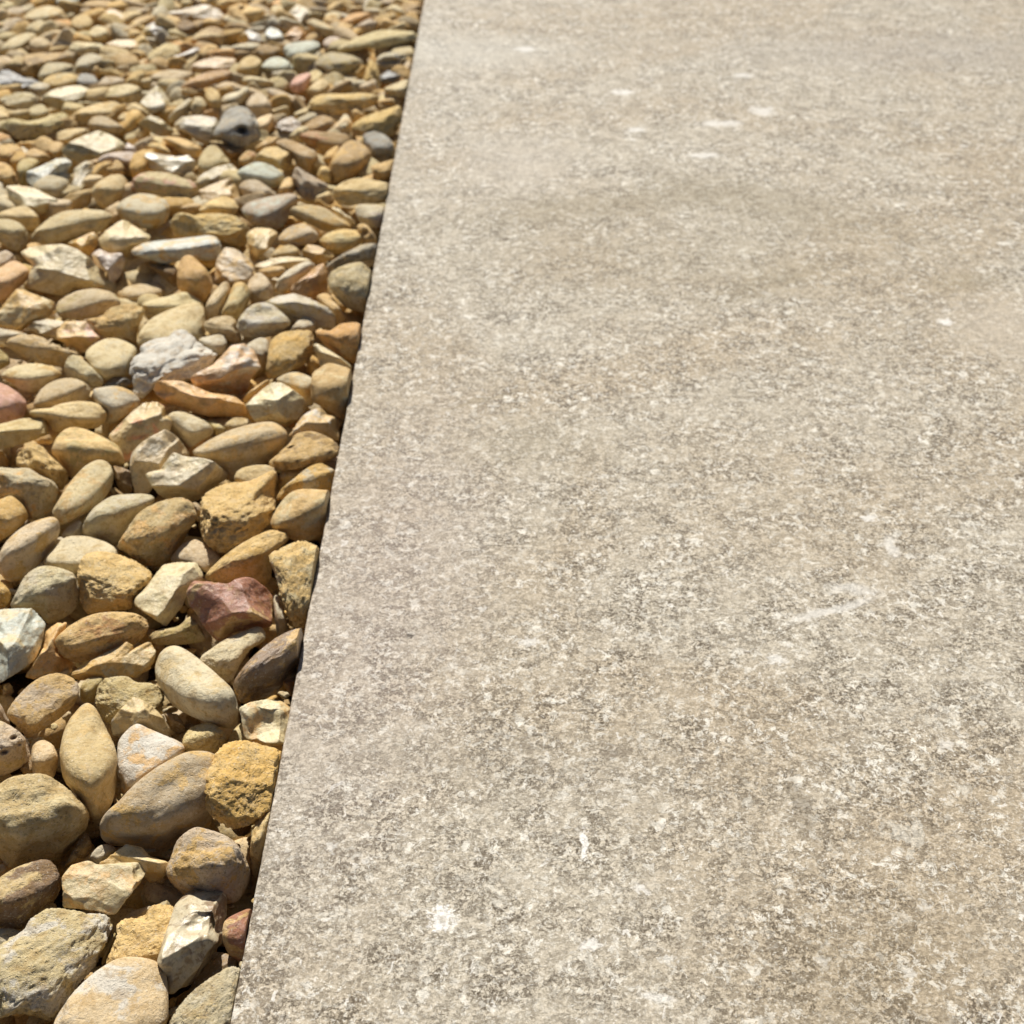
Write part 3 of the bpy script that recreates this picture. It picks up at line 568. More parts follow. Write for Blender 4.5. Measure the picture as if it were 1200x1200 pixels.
17;700,150 740,80 780,110 790,200 750,260 710,220;buffgrey;s;L2;slim upright grey pebble left of the golden porous stone
17;790,170 860,110 1000,60 1130,20 1150,120 1100,190 1070,250 950,230 860,240 800,240;gold/sand;r;L3;golden porous stone at the slab edge above the dark grey one
17;870,240 940,200 1030,230 1090,300 1070,370 990,415 920,360;slate;w;L3;dark grey speckled stone by the slab beside the tall brown dome
17;930,450 1020,420 1100,400 1080,510 970,545;tan;w;L1;small tan stone at the slab edge below the dark grey speckled one
17;655,630 720,560 830,530 930,540 1060,570 1090,640 1020,710 880,710 760,730 690,695;buff;w;L5;long wavy buff stone touching the slab below the tall brown dome
17;815,750 860,715 1010,740 1030,830 960,885 850,840;bone/lavender;s;L3;pale lavender white pebble under the long wavy buff stone
17;370,550 400,450 470,490 560,540 630,590 600,650 560,695 470,690 400,630;mauve/slate;r;L4;mauve fossil like stone with dark streaks
17;275,640 320,540 370,530 400,610 340,660;tan;s;L2;small tan stone left of the mauve fossil like stone
17;550,520 580,450 640,470 650,570 600,580;gold;s;L1;small yellow stone between the fossil like stone and the brown dome
17;110,320 200,260 280,240 260,300 150,345;tan;s;L1;thin tan stone behind the yellow buff block
17;0,400 60,340 120,360 100,430 20,445;tan/rust;w;L1;small reddish tan stone left of the yellow buff block
18;290,690 350,640 450,610 570,600 660,640 680,690 600,720 540,745 450,770 350,760;olivecream/cream;f;L4;flat cream stone right of the charcoal stone
18;690,660 780,610 900,590 990,620 1000,690 900,730 820,700 720,705;cream/olive;s;L3;cream oval with olive front right of the flat cream stone
18;-40,570 0,500 60,490 160,540 280,570 260,600 150,620 60,640 -40,630;charcoal/slate;f;L4;charcoal stone at the left edge in the upper gravel
18;0,690 90,660 200,650 280,690 240,750 120,780 20,740;buffgrey/olive;r;L3;striped grey stone just below the charcoal stone
18;200,620 250,585 340,590 350,640 260,660;grey;s;L2;small grey stone at the right tip of the charcoal stone
18;145,500 170,390 300,370 480,370 510,430 420,450 310,480 270,540 180,530;tan/brown;b;L3;box shaped tan stone above the charcoal stone
18;265,540 320,450 430,440 520,460 525,530 400,545 300,590;olivegrey/cream;s;L3;grey cream slab of stone in front of the box shaped stone
18;300,570 360,530 480,510 545,540 545,595 400,620 320,610;gold/cream;s;L4;yellowish cream stone just above the flat cream stone
18;530,570 580,520 660,530 690,590 640,630 550,610;slate;s;L2;dark grey stone right of the yellowish cream stone
18;525,480 550,420 620,375 700,390 745,440 680,490 590,515;bone;s;L3;pale domed stone above the dark grey stone
18;480,350 520,300 600,300 720,310 750,370 640,375 540,400;ivory/buff;s;L3;cream white stone above the pale domed stone
18;740,310 820,280 940,280 990,320 960,370 840,365 760,375;buff/ochre;f;L3;flat buff stone right of the cream white stone
18;160,130 220,70 330,40 430,60 470,140 400,180 300,180 180,155;cream/ochre;s;L3;cream stone with ochre front in the top left corner
18;0,340 80,270 180,230 260,240 240,300 170,340 100,385 0,385;cream;s;L2;cream slanting stone at the left edge near the top
18;490,170 540,110 620,110 660,170 620,240 540,230;gold;s;L2;yellow round stone near the top, right of the cream and ochre one
18;620,250 660,190 730,190 770,250 700,290;cream;s;L3;small cream stone right of the yellow round stone
18;690,130 770,60 850,80 920,130 850,170 720,175;taupebuff/ochre;f;L2;taupe roof shaped stone near the top
18;780,230 880,200 960,130 1060,100 1100,130 1000,200 900,250 820,265;tan/buff;s;L3;tan finger of stone slanting up near the top
18;1000,190 1090,150 1160,190 1200,260 1100,280;white;f;L2;whitish stone right of the slanting tan finger
18;680,600 740,550 850,545 880,580 800,610 720,645;taupe;s;L2;taupe stone behind the cream and olive oval
18;980,730 1040,650 1100,600 1160,650 1210,740 1180,790 1080,805 1030,790;bone/olive;f;L4;pale cone shaped stone left of the pink bar
18;180,800 230,750 300,740 350,790 310,840 240,855;olivecream;s;L2;olive cream lump above the driftwood like stone
18;-30,770 40,790 80,830 20,880 -30,870;buff;s;L1;buff stone at the left edge above the driftwood like stone
18;-30,400 60,400 140,460 130,500 40,480 -30,470;pinkbuff;s;L1;pinkish stone at the left edge above the charcoal stone
18;390,20 430,-20 560,-20 550,20 450,60;bluegrey;s;L2;blue grey stone at the top edge of the gravel
18;560,40 660,0 800,10 820,50 720,90 620,80;tan;s;L1;tan stone at the top right of the blue grey stone
18;30,90 90,50 170,60 170,120 80,145;taupe;s;L1;taupe stone in the top left corner
18;880,770 920,725 980,740 1060,810 1000,840 930,810;buff;s;L3;buff knob right of the long tapering buff pebble
18;830,830 870,795 910,820 890,870 840,870;buff;s;L2;tiny round buff stone right of the long tapering pebble
18;-30,940 40,940 80,970 40,1015 -30,1015;caramel;s;L2;orange stone at the left edge below the driftwood like stone
19;335,630 400,580 520,520 640,490 720,490 740,530 660,570 560,610 440,645 350,660;pinktan/orange;s;L5;pinkish orange bar shaped stone
19;130,550 230,500 330,490 470,510 400,570 300,600 200,580;taupebuff;s;L2;taupe stone behind the pinkish orange bar
19;430,470 490,430 620,400 760,410 750,470 640,480 540,505;brownTan/ochre;f;L3;brown ledge stone above the pinkish orange bar
19;440,290 490,230 580,190 670,210 690,280 640,335 540,320;brownTan/buff;s;L3;brown buff rounded stone above the brown ledge stone
19;130,390 200,340 280,300 370,330 360,400 280,450 160,465;cream/buff;r;L2;speckled cream stone left of the white chip near the top
19;300,400 400,370 480,330 510,350 450,395 340,425;white;f;L3;white chip above the taupe stone near the top
19;700,340 780,310 900,300 950,320 880,360 740,380;bone;s;L3;pale grey flat stone near the top middle
19;760,500 800,420 870,390 940,430 920,520 840,530;gold/buff;s;L3;yellow buff stone above the holed grey stone
19;940,480 980,420 1060,400 1140,440 1160,490 1070,520;greenwhite;s;L4;pale greenish white stone right of the yellow buff stone
20;190,350 220,310 320,290 430,290 450,340 380,400 270,425 210,400;greenwhite/white;s;L4;bright greenish white oval near the top
19;800,570 840,535 950,550 1050,580 1000,610 860,610;cream;s;L3;flat cream stone above the taupe pebbles
19;540,650 580,610 640,650 660,730 640,800 580,790 550,710;gold;s;L3;upright golden stone above and left of the holed grey stone
19;610,620 660,580 740,580 790,610 700,650;pinkbuff;s;L2;pinkish stone just right of the upright golden stone
19;660,720 680,670 770,640 830,605 865,640 820,710 740,770;bone/olive;s;L3;pale grey cream stone directly above the holed grey stone
19;440,750 480,690 530,695 555,750 520,805 460,795;cream;s;L3;small cream ball left of the upright golden stone
19;830,740 870,670 930,650 1000,720 1010,800 920,840 860,800;taupe;s;L2;taupe domed stone up right of the holed grey stone
19;890,850 1010,800 1020,880 970,960 920,940;pinkbuff;s;L1;pinkish taupe stone right of the holed grey stone
19;280,830 330,770 400,710 460,690 450,750 370,820 300,865;buffgrey;s;L3;grey cream stone right of the pale cone shaped stone
19;250,90 400,60 550,30 650,70 700,140 600,140 430,120 340,140;taupebuff/white;f;L3;long pale arched stone near the top edge
19;480,170 560,130 650,150 680,185 560,195;ochre;s;L1;ochre stone under the long pale arched stone
19;340,200 390,140 470,170 470,235 390,245;brown;s;L2;brown stone under the left of the long pale arched stone
19;690,70 760,30 880,40 900,75 800,95 710,105;ochre;s;L2;ochre stone at the top edge right of the arched stone
19;1000,30 1060,-5 1150,10 1130,65 1050,70;caramel;s;L2;orange brown stone at the top edge
19;790,250 840,215 940,250 950,295 850,300;white;f;L3;bright white chip above the pale grey flat stone
19;960,240 1000,190 1070,220 1100,280 1010,300;bluewhite;f;L3;bluish white stone left of the bright greenish oval
20;240,600 280,540 370,510 390,550 330,645 260,650;pink;s;L4;rosy pink stone below the bright greenish oval
20;560,350 640,290 740,250 900,210 1120,220 1140,280 1010,320 840,340 740,345 640,375;olivecream/cream;w;L4;long pale pointed stone reaching the slab near the top
20;360,770 390,690 480,660 620,660 780,650 870,680 830,750 720,780 580,805 460,790;gold/cream;w;L4;long yellow cream stone above the brown domed stone
20;420,440 500,370 640,380 740,420 760,490 660,530 560,550 470,530;buffgrey/olive;w;L3;broad grey buff stone below the long pale pointed stone
20;290,490 370,460 450,440 440,490 340,515;buff;s;L1;thin buff stone left of the broad grey buff stone
20;840,440 880,380 1000,365 1060,390 1030,470 950,505 870,495;bone/slate;h;L4;pale stone with a dark ring mark near the slab
20;860,540 930,500 1020,530 960,585 890,580;charcoal;f;L2;charcoal stone under the pale ringed stone
20;750,600 770,500 800,420 850,450 870,540 880,600 830,635;gold;r;L3;upright yellow stone left of the pale ringed stone
20;890,630 970,590 1080,560 1070,680 960,680;cream;s;L2;cream stone at the slab edge below the charcoal stone
20;360,650 400,590 470,550 520,600 500,660 420,690;buff;s;L2;buff domed stone right of the rosy pink stone
20;70,620 160,630 250,670 340,680 340,725 230,745 120,720;taupe;s;L2;dark taupe stone below the rosy pink stone
20;600,150 680,100 800,85 790,130 680,170 620,195;caramel/buff;s;L3;orange buff stone near the top right of the gravel
20;350,170 400,130 520,180 600,240 540,275 430,240;cream/orange;s;L3;cream orange stone left of the long pale pointed stone
20;200,260 250,200 300,190 350,230 340,275 240,290;caramel;f;L3;orange brown stone above the bright greenish oval
20;480,110 540,80 600,100 590,170 520,165;cream;s;L2;small cream stone left of the orange buff stone near the top
20;910,70 970,35 1040,80 1070,140 980,135;cream;s;L2;cream stone at the top by the slab
20;940,150 1010,140 1090,190 1010,210;ochre;s;L2;ochre stone at the top below the cream one by the slab
20;230,90 290,30 370,60 430,110 360,150 280,160;bone;f;L2;pale roof shaped stone near the top of the gravel
20;700,190 780,140 850,150 840,205 740,225;mauve;s;L2;mauve stone above the long pale pointed stone
20;470,300 520,260 590,270 580,335 500,355;lavender;s;L2;lavender stone at the left tip of the long pale pointed stone
"""
# ------------------------------------------------------------------ the ground and the slab
Z_BED, Z_TOP = -0.060, -0.012
def tag(o, label, cat, group=None):
    o['label'] = label
    o['category'] = cat
    if group:
        o['group'] = group

bm = bmesh.new()
bmesh.ops.create_grid(bm, x_segments=2, y_segments=2, size=60)
me = bpy.data.meshes.new('ground')
bm.to_mesh(me)
bm.free()
ground = bpy.data.objects.new('ground', me)
ground.location = (0, 0, Z_BED)
ground['kind'] = 'structure'
me.materials.append(ground_material())
COL.objects.link(ground)

EDGE_A, EDGE_B = at(269, 1200, 0.0), at(497, 0, 0.0)
ed = EDGE_B - EDGE_A
ed /= np.linalg.norm(ed)
en = np.array((ed[1], -ed[0], 0.0))              # to the right, into the slab

def edge_x(y):
    return EDGE_A[0] + (y - EDGE_A[1]) * ed[0] / ed[1]

def make_slab():
    bm = bmesh.new()
    y0, y1, w, th = -0.25, 2.35, 1.6, 0.022
    a = np.array((edge_x(y0), y0, 0)); b = np.array((edge_x(y1), y1, 0))
    N = 420
    rows = []
    rnd = random.Random(4)
    ph = [rnd.uniform(0, 6.28) for _ in range(6)]
    prof = ((.0016, 0.0), (.0007, -.0003), (.0002, -.0009), (0.0, -.0018), (.0004, -th))
    for i in range(N + 1):
        t = i / N
        p = a + (b - a) * t
        s = t * 2.6
        # the sawn edge is very slightly chipped
        j = .00008 * sum(math.sin(s * f + ph[q]) for q, f in enumerate((23, 61, 140, 333, 520, 811))) + (rnd.random() < .04) * -rnd.uniform(0, .0005)
        row = []
        for k, (ox, oz) in enumerate(prof):
            off = ox - (j if k < 4 else 0) * .7
            row.append(bm.verts.new((p[0] + en[0] * off, p[1] + en[1] * off, oz)))
        q = p + en * w
        row.insert(0, bm.verts.new((q[0], q[1], 0)))
        row.append(bm.verts.new((q[0], q[1], -th)))
        rows.append(row)
    for r0, r1 in zip(rows, rows[1:]):
        for k in range(len(r0)):
            k2 = (k + 1) % len(r0)
            bm.faces.new((r0[k], r1[k], r1[k2], r0[k2]))
    bm.faces.new(rows[0])
    bm.faces.new(rows[-1][::-1])
    bmesh.ops.recalc_face_normals(bm, faces=bm.faces)
    me = bpy.data.meshes.new('paving_slab')
    bm.to_mesh(me)
    bm.free()
    o = bpy.data.objects.new('paving_slab', me)
    COL.objects.link(o)
    me.materials.append(slab_material())
    tag(o, 'speckled beige stone effect paving slab with a straight cut edge beside the gravel', 'paving slab')
    return o
make_slab()
def make_bedding():
    bm = bmesh.new()
    y0, y1 = -0.24, 2.34
    a = np.array((edge_x(y0), y0, 0)) + en * .004; b = np.array((edge_x(y1), y1, 0)) + en * .004
    pts = [(a, -.0222), (b, -.0222), (b + en * 1.59, -.0222), (a + en * 1.59, -.0222)]
    top = [bm.verts.new((p[0], p[1], z)) for p, z in pts]
    bot = [bm.verts.new((p[0], p[1], Z_BED - .05)) for p, z in pts]
    bm.faces.new(top)
    for i in range(4):
        bm.faces.new((top[i], bot[i], bot[(i + 1) % 4], top[(i + 1) % 4]))
    bmesh.ops.recalc_face_normals(bm, faces=bm.faces)
    me = bpy.data.meshes.new('mortar_bed')
    bm.to_mesh(me)
    bm.free()
    o = bpy.data.objects.new('mortar_bed', me)
    o['kind'] = 'structure'
    me.materials.append(ground.data.materials[0])
    COL.objects.link(o)
make_bedding()

# ------------------------------------------------------------------ stones
TILES = {'0': (0, 0, 1), '1': (0, 960, 5), '2': (120, 960, 5), '3': (0, 780, 5), '4': (120, 780, 5), '5': (0, 620, 5), '6': (150, 620, 5),
         '7': (0, 480, 6), '8': (200, 480, 6), '9': (0, 360, 6), '10': (130, 360, 6), '11': (240, 360, 6), '12': (0, 240, 6), '13': (150, 240, 6),
         '14': (250, 240, 6), '15': (0, 120, 6), '16': (150, 120, 6), '17': (280, 120, 6), '18': (0, 0, 6), '19': (150, 0, 6), '20': (300, 0, 6)}
ANGULAR = 'fb'

def outline(pts, angular):
    p = np.array(pts, float)
    n = len(p)
    out = []
    for i in range(n):
        p0, p1, p2, p3 = p[i - 1], p[i], p[(i + 1) % n], p[(i + 2) % n]
        for t in np.linspace(0, 1, 10, endpoint=False):
            cr = .5 * (2 * p1 + (p2 - p0) * t + (2 * p0 - 5 * p1 + 4 * p2 - p3) * t * t + (3 * p1 - p0 - 3 * p2 + p3) * t ** 3)
            li = p1 + (p2 - p1) * t
            out.append(cr * (1 - angular) + li * angular)
    return np.array(out)

def area_centroid(p):
    x, y = p[:, 0], p[:, 1]
    x2, y2 = np.roll(x, -1), np.roll(y, -1)
    c = x * y2 - x2 * y
    a = c.sum() / 2
    return abs(a), np.array((((x + x2) * c).sum() / (6 * a), ((y + y2) * c).sum() / (6 * a)))

NB = 96
ANG = np.linspace(-np.pi, np.pi, NB, endpoint=False)
def radial(p, smooth=0):
    """max radius per direction of a closed, roughly star shaped outline"""
    q = np.concatenate([p + (np.roll(p, -1, 0) - p) * t for t in (0, .25, .5, .75)])
    a = np.arctan2(q[:, 1], q[:, 0])
    r = np.hypot(q[:, 0], q[:, 1])
    o = np.argsort(a)
    a, r = a[o], r[o]
    a = np.concatenate((a - 2 * np.pi, a, a + 2 * np.pi))
    r = np.concatenate((r, r, r))
    return np.interp(ANG, a, r)

def hull_radial(uv):
    a = np.arctan2(uv[:, 1], uv[:, 0])
    r = np.hypot(uv[:, 0], uv[:, 1])
    b = np.floor((a + np.pi) / (2 * np.pi) * NB + .5).astype(int) % NB
    m = np.zeros(NB)
    np.maximum.at(m, b, r)
    if (m == 0).any():
        ok = m > 0
        m = np.interp(ANG, ANG[ok], m[ok], period=2 * np.pi)
    for _ in range(1):
        m = np.maximum(m, .25 * np.roll(m, 1) + .5 * m + .25 * np.roll(m, -1))
    return m

def unit_shape(kind, sub, seed):
    """radius field on the unit sphere for one kind of stone"""
    rng = np.random.default_rng(seed)
    n, f = ico(sub)
    off = rng.uniform(-50, 50, 3)
    def nz(freq, s=0):
        return noise(n * freq + off + s * 3.1, seed % 997)
    p = rng.uniform(2.1, 2.7)
    hz = (np.abs(n[:, 0]) ** p + np.abs(n[:, 1]) ** p) ** (1 / p)
    q = rng.uniform(3.2, 4.6) if kind in 'swgh' else 3.0
    r = (hz ** q + np.abs(n[:, 2]) ** q) ** (-1 / q)
    if kind == 's':
        r *= 1 + .10 * nz(1.1) + .045 * nz(2.3, 1) + .012 * nz(5, 2)
    elif kind in 'wg':
        r *= 1 + .13 * nz(1.2) + .07 * nz(2.6, 1) + .03 * nz(5.5, 2) + .014 * nz(11, 3)
        if sub >= 5:
            r -= .010 * np.abs(nz(20, 4))
    elif kind == 'h':
        r *= 1 + .10 * nz(1.2) + .07 * nz(2.6, 1) + .04 * nz(6, 2)
        d = np.linalg.norm(n - np.array((.10, -.80, .45)) / .923, axis=1)
        r -= .55 * np.exp(-(d / .20) ** 2)
    elif kind == 'c':
        b = np.abs(nz(1.7)) * .40 + np.abs(nz(3.4, 1)) * .22 + np.abs(nz(7, 2)) * .07
        r *= .90 + b * .62 + .05 * nz(1)
    elif kind == 'r':
        r = np.minimum(r, 1.25)
        for _ in range(5):
            m = rng.normal(size=3); m /= np.linalg.norm(m)
            dt = n @ m
            r = np.where(dt > .05, np.minimum(r, rng.uniform(.72, .92) / np.maximum(dt, .05)), r)
        r *= 1 + .12 * nz(1.5) + .09 * nz(3, 1) + .05 * nz(6.5, 2) + .035 * nz(13, 3)
        if sub >= 5:
            r *= 1 + .030 * nz(24, 4) - .035 * np.maximum(0, nz(17, 5))
    elif kind in 'fb':
        k = 9 if kind == 'f' else 6
        r = np.full(len(n), 1.3)
        ms = []
        for i in range(k):
            m = rng.normal(size=3); m /= np.linalg.norm(m)
            ms.append(m)
        if kind == 'b':
            ms = [np.array(v, float) + rng.normal(size=3) * .10 for v in ((1, 0, 0), (-1, 0, 0), (0, 1, 0), (0, -1, 0), (0, 0, 1), (0, 0, -1))]
            ms = [m / np.linalg.norm(m) for m in ms]
        else:
            ms.append(np.array((rng.uniform(-.25, .25), -.1, 1.0)) / 1.03)
            ms.append(np.array((rng.uniform(-.3, .3), -.95, .15)) / 1.0)
        for m in ms:
            dt = n @ m
            d = rng.uniform(.60, .88) if kind == 'f' else rng.uniform(.78, .9)
            tan2 = np.clip(1 / np.maximum(dt, .05) ** 2 - 1, 0, 9)
            cv = rng.choice((0, .10, .22)) if kind == 'f' else 0
            dd = d * (1 - cv * .6) + cv * .6 * d * np.minimum(tan2, 1.5) * .8
            cand = dd / np.maximum(dt, .05)
            # soft minimum keeps the arrises slightly worn
            h = np.clip(.5 + .5 * (cand - r) / .022, 0, 1)
            sm = cand * (1 - h) + r * h - .022 * h * (1 - h) * .5
            r = np.where(dt > .05, sm, r)
        r *= 1 + .06 * nz(1.4) + .03 * nz(3.2, 1) + .012 * nz(8, 2)
    return n * r[:, None], f

# hollows that show on single stones: photo px, py, half width, half height, depth in px
HOLES = {
    'dark grey stone with a black hole in its face': [(283, 152.5, 6, 4, 26)],
    'pale stone with a dark ring mark near the slab': [(457, 71, 12, 3.2, 9)],
    'small tan stone with a dark hole beside the slab': [(428.5, 272.5, 4, 3.5, 12)],
    'mauve pitted pebble with small holes at the left edge': [(15.5, 865, 3.4, 2.2, 9), (5, 881, 4, 2.2, 9), (22, 872, 2.2, 1.6, 5)],
    'tan knuckle shaped stone with pits left of the slim cream pebble': [(62.5, 554, 2.4, 3, 6), (50, 547, 2.2, 1.6, 4)],
    'tan shell shaped stone with a dark crusty groove on its left': [(340, 520, 4, 7, 8)],
    'pale oval stone with a dimpled top below the grey egg': [(305, 368, 14, 7, 6)],
    'glassy white flint with a scooped brown hollow near the slab\'s bottom end': [(240, 1082, 26, 12, 12)],
    'bright cream flint with scooped face and orange rim touching the slab': [(310, 850, 17, 16, 12)],
}
def build_stone(rec, idx):
    tile, pts, colr, kind, opts, label = rec
    ox, oy, sc = TILES[tile]
    pts = [tuple(float(v) for v in q.split(',')) for q in pts.split()]
    pts = [(ox + x / sc, oy + y / sc) for x, y in pts]
    ol = outline(pts, .6 if kind in ANGULAR else .12)
    area, cen = area_centroid(ol)
    low = opts.endswith('F')                         # a broad face turned up towards the light
    lift = float(opts.rstrip('F')[1:]) if opts.startswith('L') else 0.0
    reach = max(x - (497 - y * 228 / 1200) for x, y in pts)     # does the stone meet the slab?
    zc = Z_TOP + lift * .0011 - .001 + (.0062 if reach > -3 and lift >= 0 else 0)
    c = at(cen[0], cen[1], zc)
    dist = float((c - CAMN) @ FWD)
    mpp = dist * TANF / 600                         # metres per photo pixel at the stone
    d = c - CAMN
    d /= np.linalg.norm(d)
    w = -d                                          # towards the eye
    u = np.cross(np.array((0, 0, 1.0)), w); u /= np.linalg.norm(u)
    v = np.cross(w, u)
    # outline on the plane facing the eye, metres
    def to_uv(p):
        rr = np.array([ray(x, y) for x, y in p])
        t = ((c - CAMN) @ d) / (rr @ d)
        q = CAMN + rr * t[:, None] - c
        return np.stack((q @ u, q @ v), 1)
    uv = to_uv(ol)
    sa = float(w[2]); ca = math.sqrt(1 - sa * sa)   # height of the eye as seen from the stone
    width = np.ptp(uv[:, 0]); high = np.ptp(uv[:, 1])
    rng = np.random.default_rng(1000 + idx)
    flat = .5 if low else rng.uniform(.80, 1.02) if kind not in 'rc' or low else rng.uniform(.72, .9)
    T = min(flat * high, high * .64 / ca)
    D = max(high ** 1.5 - (T * ca) ** 1.5, (.45 * high) ** 1.5) ** (1 / 1.5) / sa
    D = min(D, 1.9 * max(width, high))
    # footprint: squash the outline laid on the ground to depth D
    g = np.stack((uv[:, 0], uv[:, 1] / high * D), 1)
    g = g - g.mean(0)
    ev, ex = np.linalg.eigh(g.T @ g / len(g))
    b_, a_ = np.sqrt(ev * 2)
    ax = np.array((ex[0, 1], ex[1, 1], 0)); ay = np.array((-ax[1], ax[0], 0)); az = np.array((0, 0, 1.0))
    # map (x right, y forward) into the world: u is horizontal, forward is horizontal away from the eye
    fw = np.array((-w[0], -w[1], 0)); fw /= np.linalg.norm(fw)
    B = np.stack((u * ax[0] + fw * ax[1], u * ay[0] + fw * ay[1], az), 1)
    size_px = math.sqrt(area)
    sub = 6 if size_px > 50 else 5 if size_px > 20 else 4
    shp, faces = unit_shape(kind, sub, 77 + idx * 13)
    # small random tilt before the fit
    e = rng.normal(0, .13, 2)
    Rt = np.array(Matrix.Rotation(e[0], 3, 'X') @ Matrix.Rotation(e[1], 3, 'Y'))
    if kind in 'fb':
        P = shp * np.array((a_, b_, T * .5)) @ Rt.T
    else:
        P = (shp * np.array((a_, b_, T * .5))) @ Rt.T
    P = P @ B.T
    target = radial(uv)
    for _ in range(3 if kind in 'sg' else 1 if kind in 'wr' else 0):
        target = .25 * np.roll(target, 1) + .5 * target + .25 * np.roll(target, -1)
    for _ in range(4):
        q = np.stack((P @ u, P @ v), 1)
        cur = hull_radial(q)
        ratio = np.clip(target / cur, .45, 2.2)
        ratio = .25 * np.roll(ratio, 1) + .5 * ratio + .25 * np.roll(ratio, -1)
        a = np.arctan2(q[:, 1], q[:, 0])
        s = np.interp(a, np.append(ANG, np.pi), np.append(ratio, ratio[0]))
        # full strength at the rim, even stretch in the middle, so no crease runs through the face
        rim = np.interp(a, np.append(ANG, np.pi), np.append(cur, cur[0]))
        t = np.clip(np.hypot(q[:, 0], q[:, 1]) / rim, 0, 1)
        t = t * t * (3 - 2 * t)
        mean = ratio.mean()
        s = mean + (s - mean) * t
        q2 = q * s[:, None]
        P = P + np.outer(q2[:, 0] - q[:, 0], u) + np.outer(q2[:, 1] - q[:, 1], v)
    for hx, hy, ha, hb, dep in HOLES.get(label.split(',')[0], ()):
        hc = to_uv([(hx, hy)])[0]
        q = np.stack((P @ u, P @ v), 1) - hc
        g = np.exp(-((q[:, 0] / (ha * mpp)) ** 2 + (q[:, 1] / (hb * mpp)) ** 2) ** 1.5)
        P = P - np.outer(g * (P @ w > 0) * dep * mpp, w)
    # nothing reaches into the slab: stones by its edge rest against the cut face
    W = P + c
    W[:, 0] = np.minimum(W[:, 0], edge_x(W[:, 1]) - .0004 * rng.random())
    P = W - c
    name = 'flint' if kind == 'f' else 'pebble' if kind in 'sgw' else 'stone'
    me = mesh_from(name, P, faces)
    mat = KIND_MAT[kind]
    c1, c2 = (colr.split('/') + [None])[:2]
    if c1 == 'glass' or (c2 == 'glass'):
        mat = M_GLASS if c1 == 'glass' else M_FLINT
    elif c1 in ('bluewhite',) or kind == 'f' and c1 == 'ivory':
        mat = M_FLINT
    me.materials.append(mat)
    o = bpy.data.objects.new(name, me)
    o.location = c
    jit = rng.uniform(.84, 1.16)
    base = pal(c1) * jit
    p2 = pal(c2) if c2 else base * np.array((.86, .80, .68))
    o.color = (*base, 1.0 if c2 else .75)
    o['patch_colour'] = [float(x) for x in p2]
    COL.objects.link(o)
    cat = 'flint' if kind == 'f' else 'pebble' if kind in 'sgw' else 'stone'
    tag(o, label, cat, 'loose stones of the gravel bed')
    foot = (np.array([c[0], c[1]]), max(a_, b_) * 1.0)
    return pts, foot

RECS = [l.split(';') for l in DATA.strip().split('\n')]
PLACED = [build_stone(r, i) for i, r in enumerate(RECS)]

# ------------------------------------------------------------------ the rest of the gravel: under, between and beyond the stones above
def inside(poly, x, y):
    r = False
    j = len(poly) - 1
    for i in range(len(poly)):
        xi, yi = poly[i]; xj, yj = poly[j]
        if (yi > y) != (yj > y) and x < (xj - xi) * (y - yi) / (yj - yi) + xi:
            r = not r
        j = i
    return r

def project(p):
    q = p - CAMN
    z = q @ FWD
    return 600 + (q @ RGT) / z / TANF * 600, 600 - (q @ UPV) / z / TANF * 600

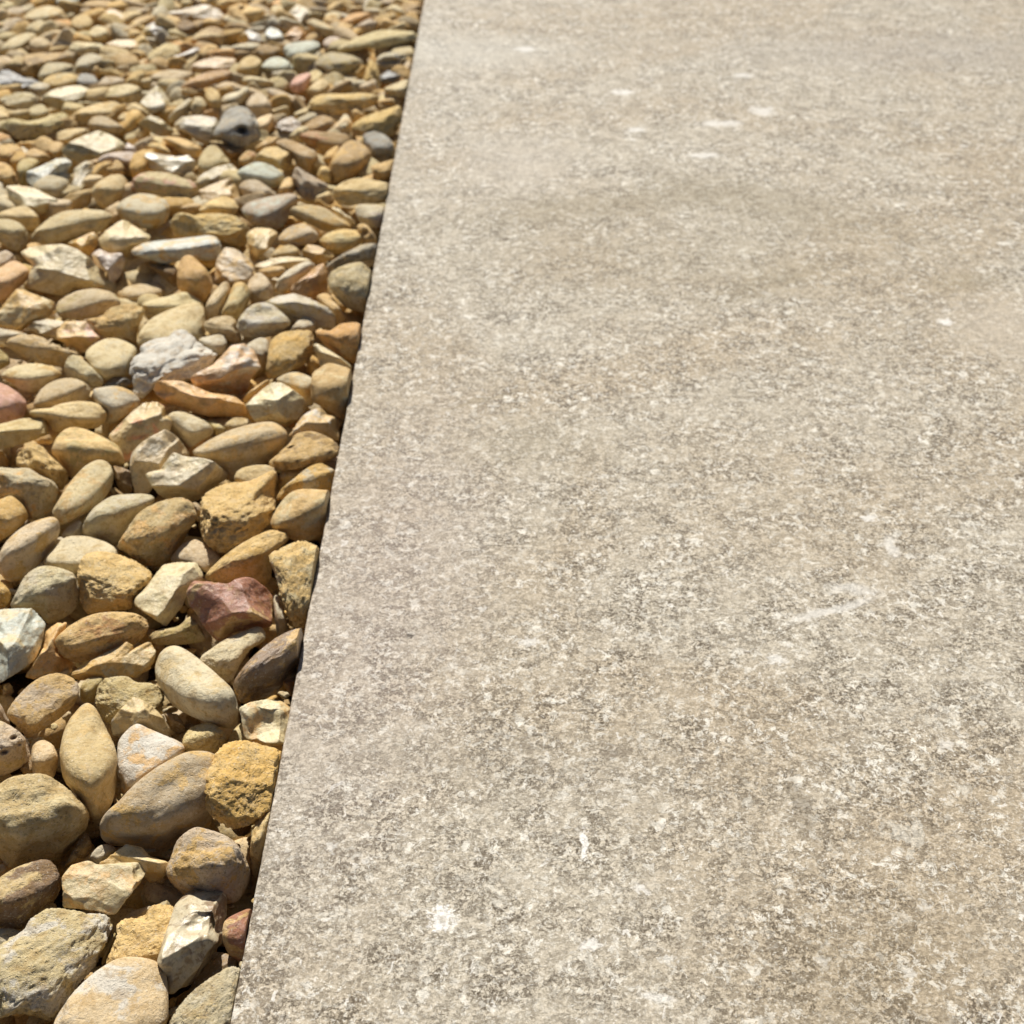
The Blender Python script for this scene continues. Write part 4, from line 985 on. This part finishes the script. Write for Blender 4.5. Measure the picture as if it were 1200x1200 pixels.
def gravel():
    rng = np.random.default_rng(5)
    V, F, C = [], [], []
    base = 0
    keys = ['tan', 'buff', 'cream', 'taupe', 'ochre', 'grey', 'olivebuff', 'buffgrey', 'brownTan', 'sand', 'taupebuff', 'olivecream', 'pinkbuff', 'caramel', 'bone', 'gold']
    wts = np.array([3, 4, 3, 2, 3, 1.4, 2, 2.5, 1.6, 2, 2, 2, 1.2, .8, 1.2, 1.2]); wts /= wts.sum()
    shapes = [unit_shape(k, 3, 31 + i) for i, k in enumerate('swffsrwffswsrf')]
    fine = [unit_shape(k, 4, 61 + i) for i, k in enumerate('swsfsrwsfs')]
    polys = [(np.array(p)[:, 0].min(), np.array(p)[:, 0].max(), np.array(p)[:, 1].min(), np.array(p)[:, 1].max(), p) for p, _ in PLACED]
    def add(x, y, z, s, hi):
        nonlocal base
        sh, f = (fine if hi else shapes)[rng.integers(len(fine if hi else shapes))]
        a = s * rng.uniform(.85, 1.35); b = s * rng.uniform(.65, .95); t = s * rng.uniform(.42, .7)
        R = np.array(Matrix.Rotation(rng.uniform(0, 6.28), 3, 'Z') @ Matrix.Rotation(rng.normal(0, .3), 3, 'X') @ Matrix.Rotation(rng.normal(0, .3), 3, 'Y'))
        P = (sh * np.array((a, b, t))) @ R.T + np.array((x, y, z))
        lim = edge_x(P[:, 1]) - .0015
        over = (P[:, 0] - lim).max()
        if over > 0:
            P[:, 0] -= over
        V.append(P); F.append(f + base); base += len(P)
        c = pal(keys[rng.choice(len(keys), p=wts)]) * rng.uniform(.72, 1.12)
        C.append(np.tile((*c, 1.0), (len(P), 1)))
    step = .0195
    y = .02
    while y < 2.3:
        xe = edge_x(y)
        xl = -.34 * (y + .45) - .42
        x = xe - .006
        while x > xl:
            px, py = x + rng.uniform(-.006, .006), y + rng.uniform(-.006, .006)
            if y > .75 or rng.random() < .6:
                add(px, py, rng.uniform(-.050, -.041) if y < .75 else rng.uniform(-.035, -.029), rng.uniform(.011, .0165), False)
            # a second, upper course wherever no stone has been laid above
            zt = rng.uniform(-.019, -.013)
            sx, sy = project(np.array((px, py, zt)))
            covered = any(x0 <= sx <= x1 and y0 <= sy <= y1 and inside(p, sx, sy) for x0, x1, y0, y1, p in polys)
            if not covered:
                in_view = -40 < sx < 520 and sy < 1240
                if in_view and sy > 250:
                    add(px, py, rng.uniform(-.035, -.026), rng.uniform(.007, .0125), True)
                else:
                    add(px, py, zt, rng.uniform(.0105, .017), in_view)
            x -= step * rng.uniform(.85, 1.15)
        y += step * .9
    # small chips and grit lying in the gaps
    for _ in range(1500):
        y = rng.uniform(.2, .95)
        x = edge_x(y) - rng.uniform(.002, .08 + .28 * y)
        add(x, y, rng.uniform(-.036, -.018), rng.uniform(.0012, .0034), False)
    me = mesh_from('gravel', np.concatenate(V), np.concatenate(F))
    at_ = me.color_attributes.new('stone_colour', 'FLOAT_COLOR', 'POINT')
    at_.data.foreach_set('color', np.concatenate(C).astype(np.float32).ravel())
    me.materials.append(M_STUFF)
    o = bpy.data.objects.new('gravel', me)
    o['kind'] = 'stuff'
    o['label'] = 'small golden and grey pebbles packed between and under the larger stones'
    COL.objects.link(o)
gravel()
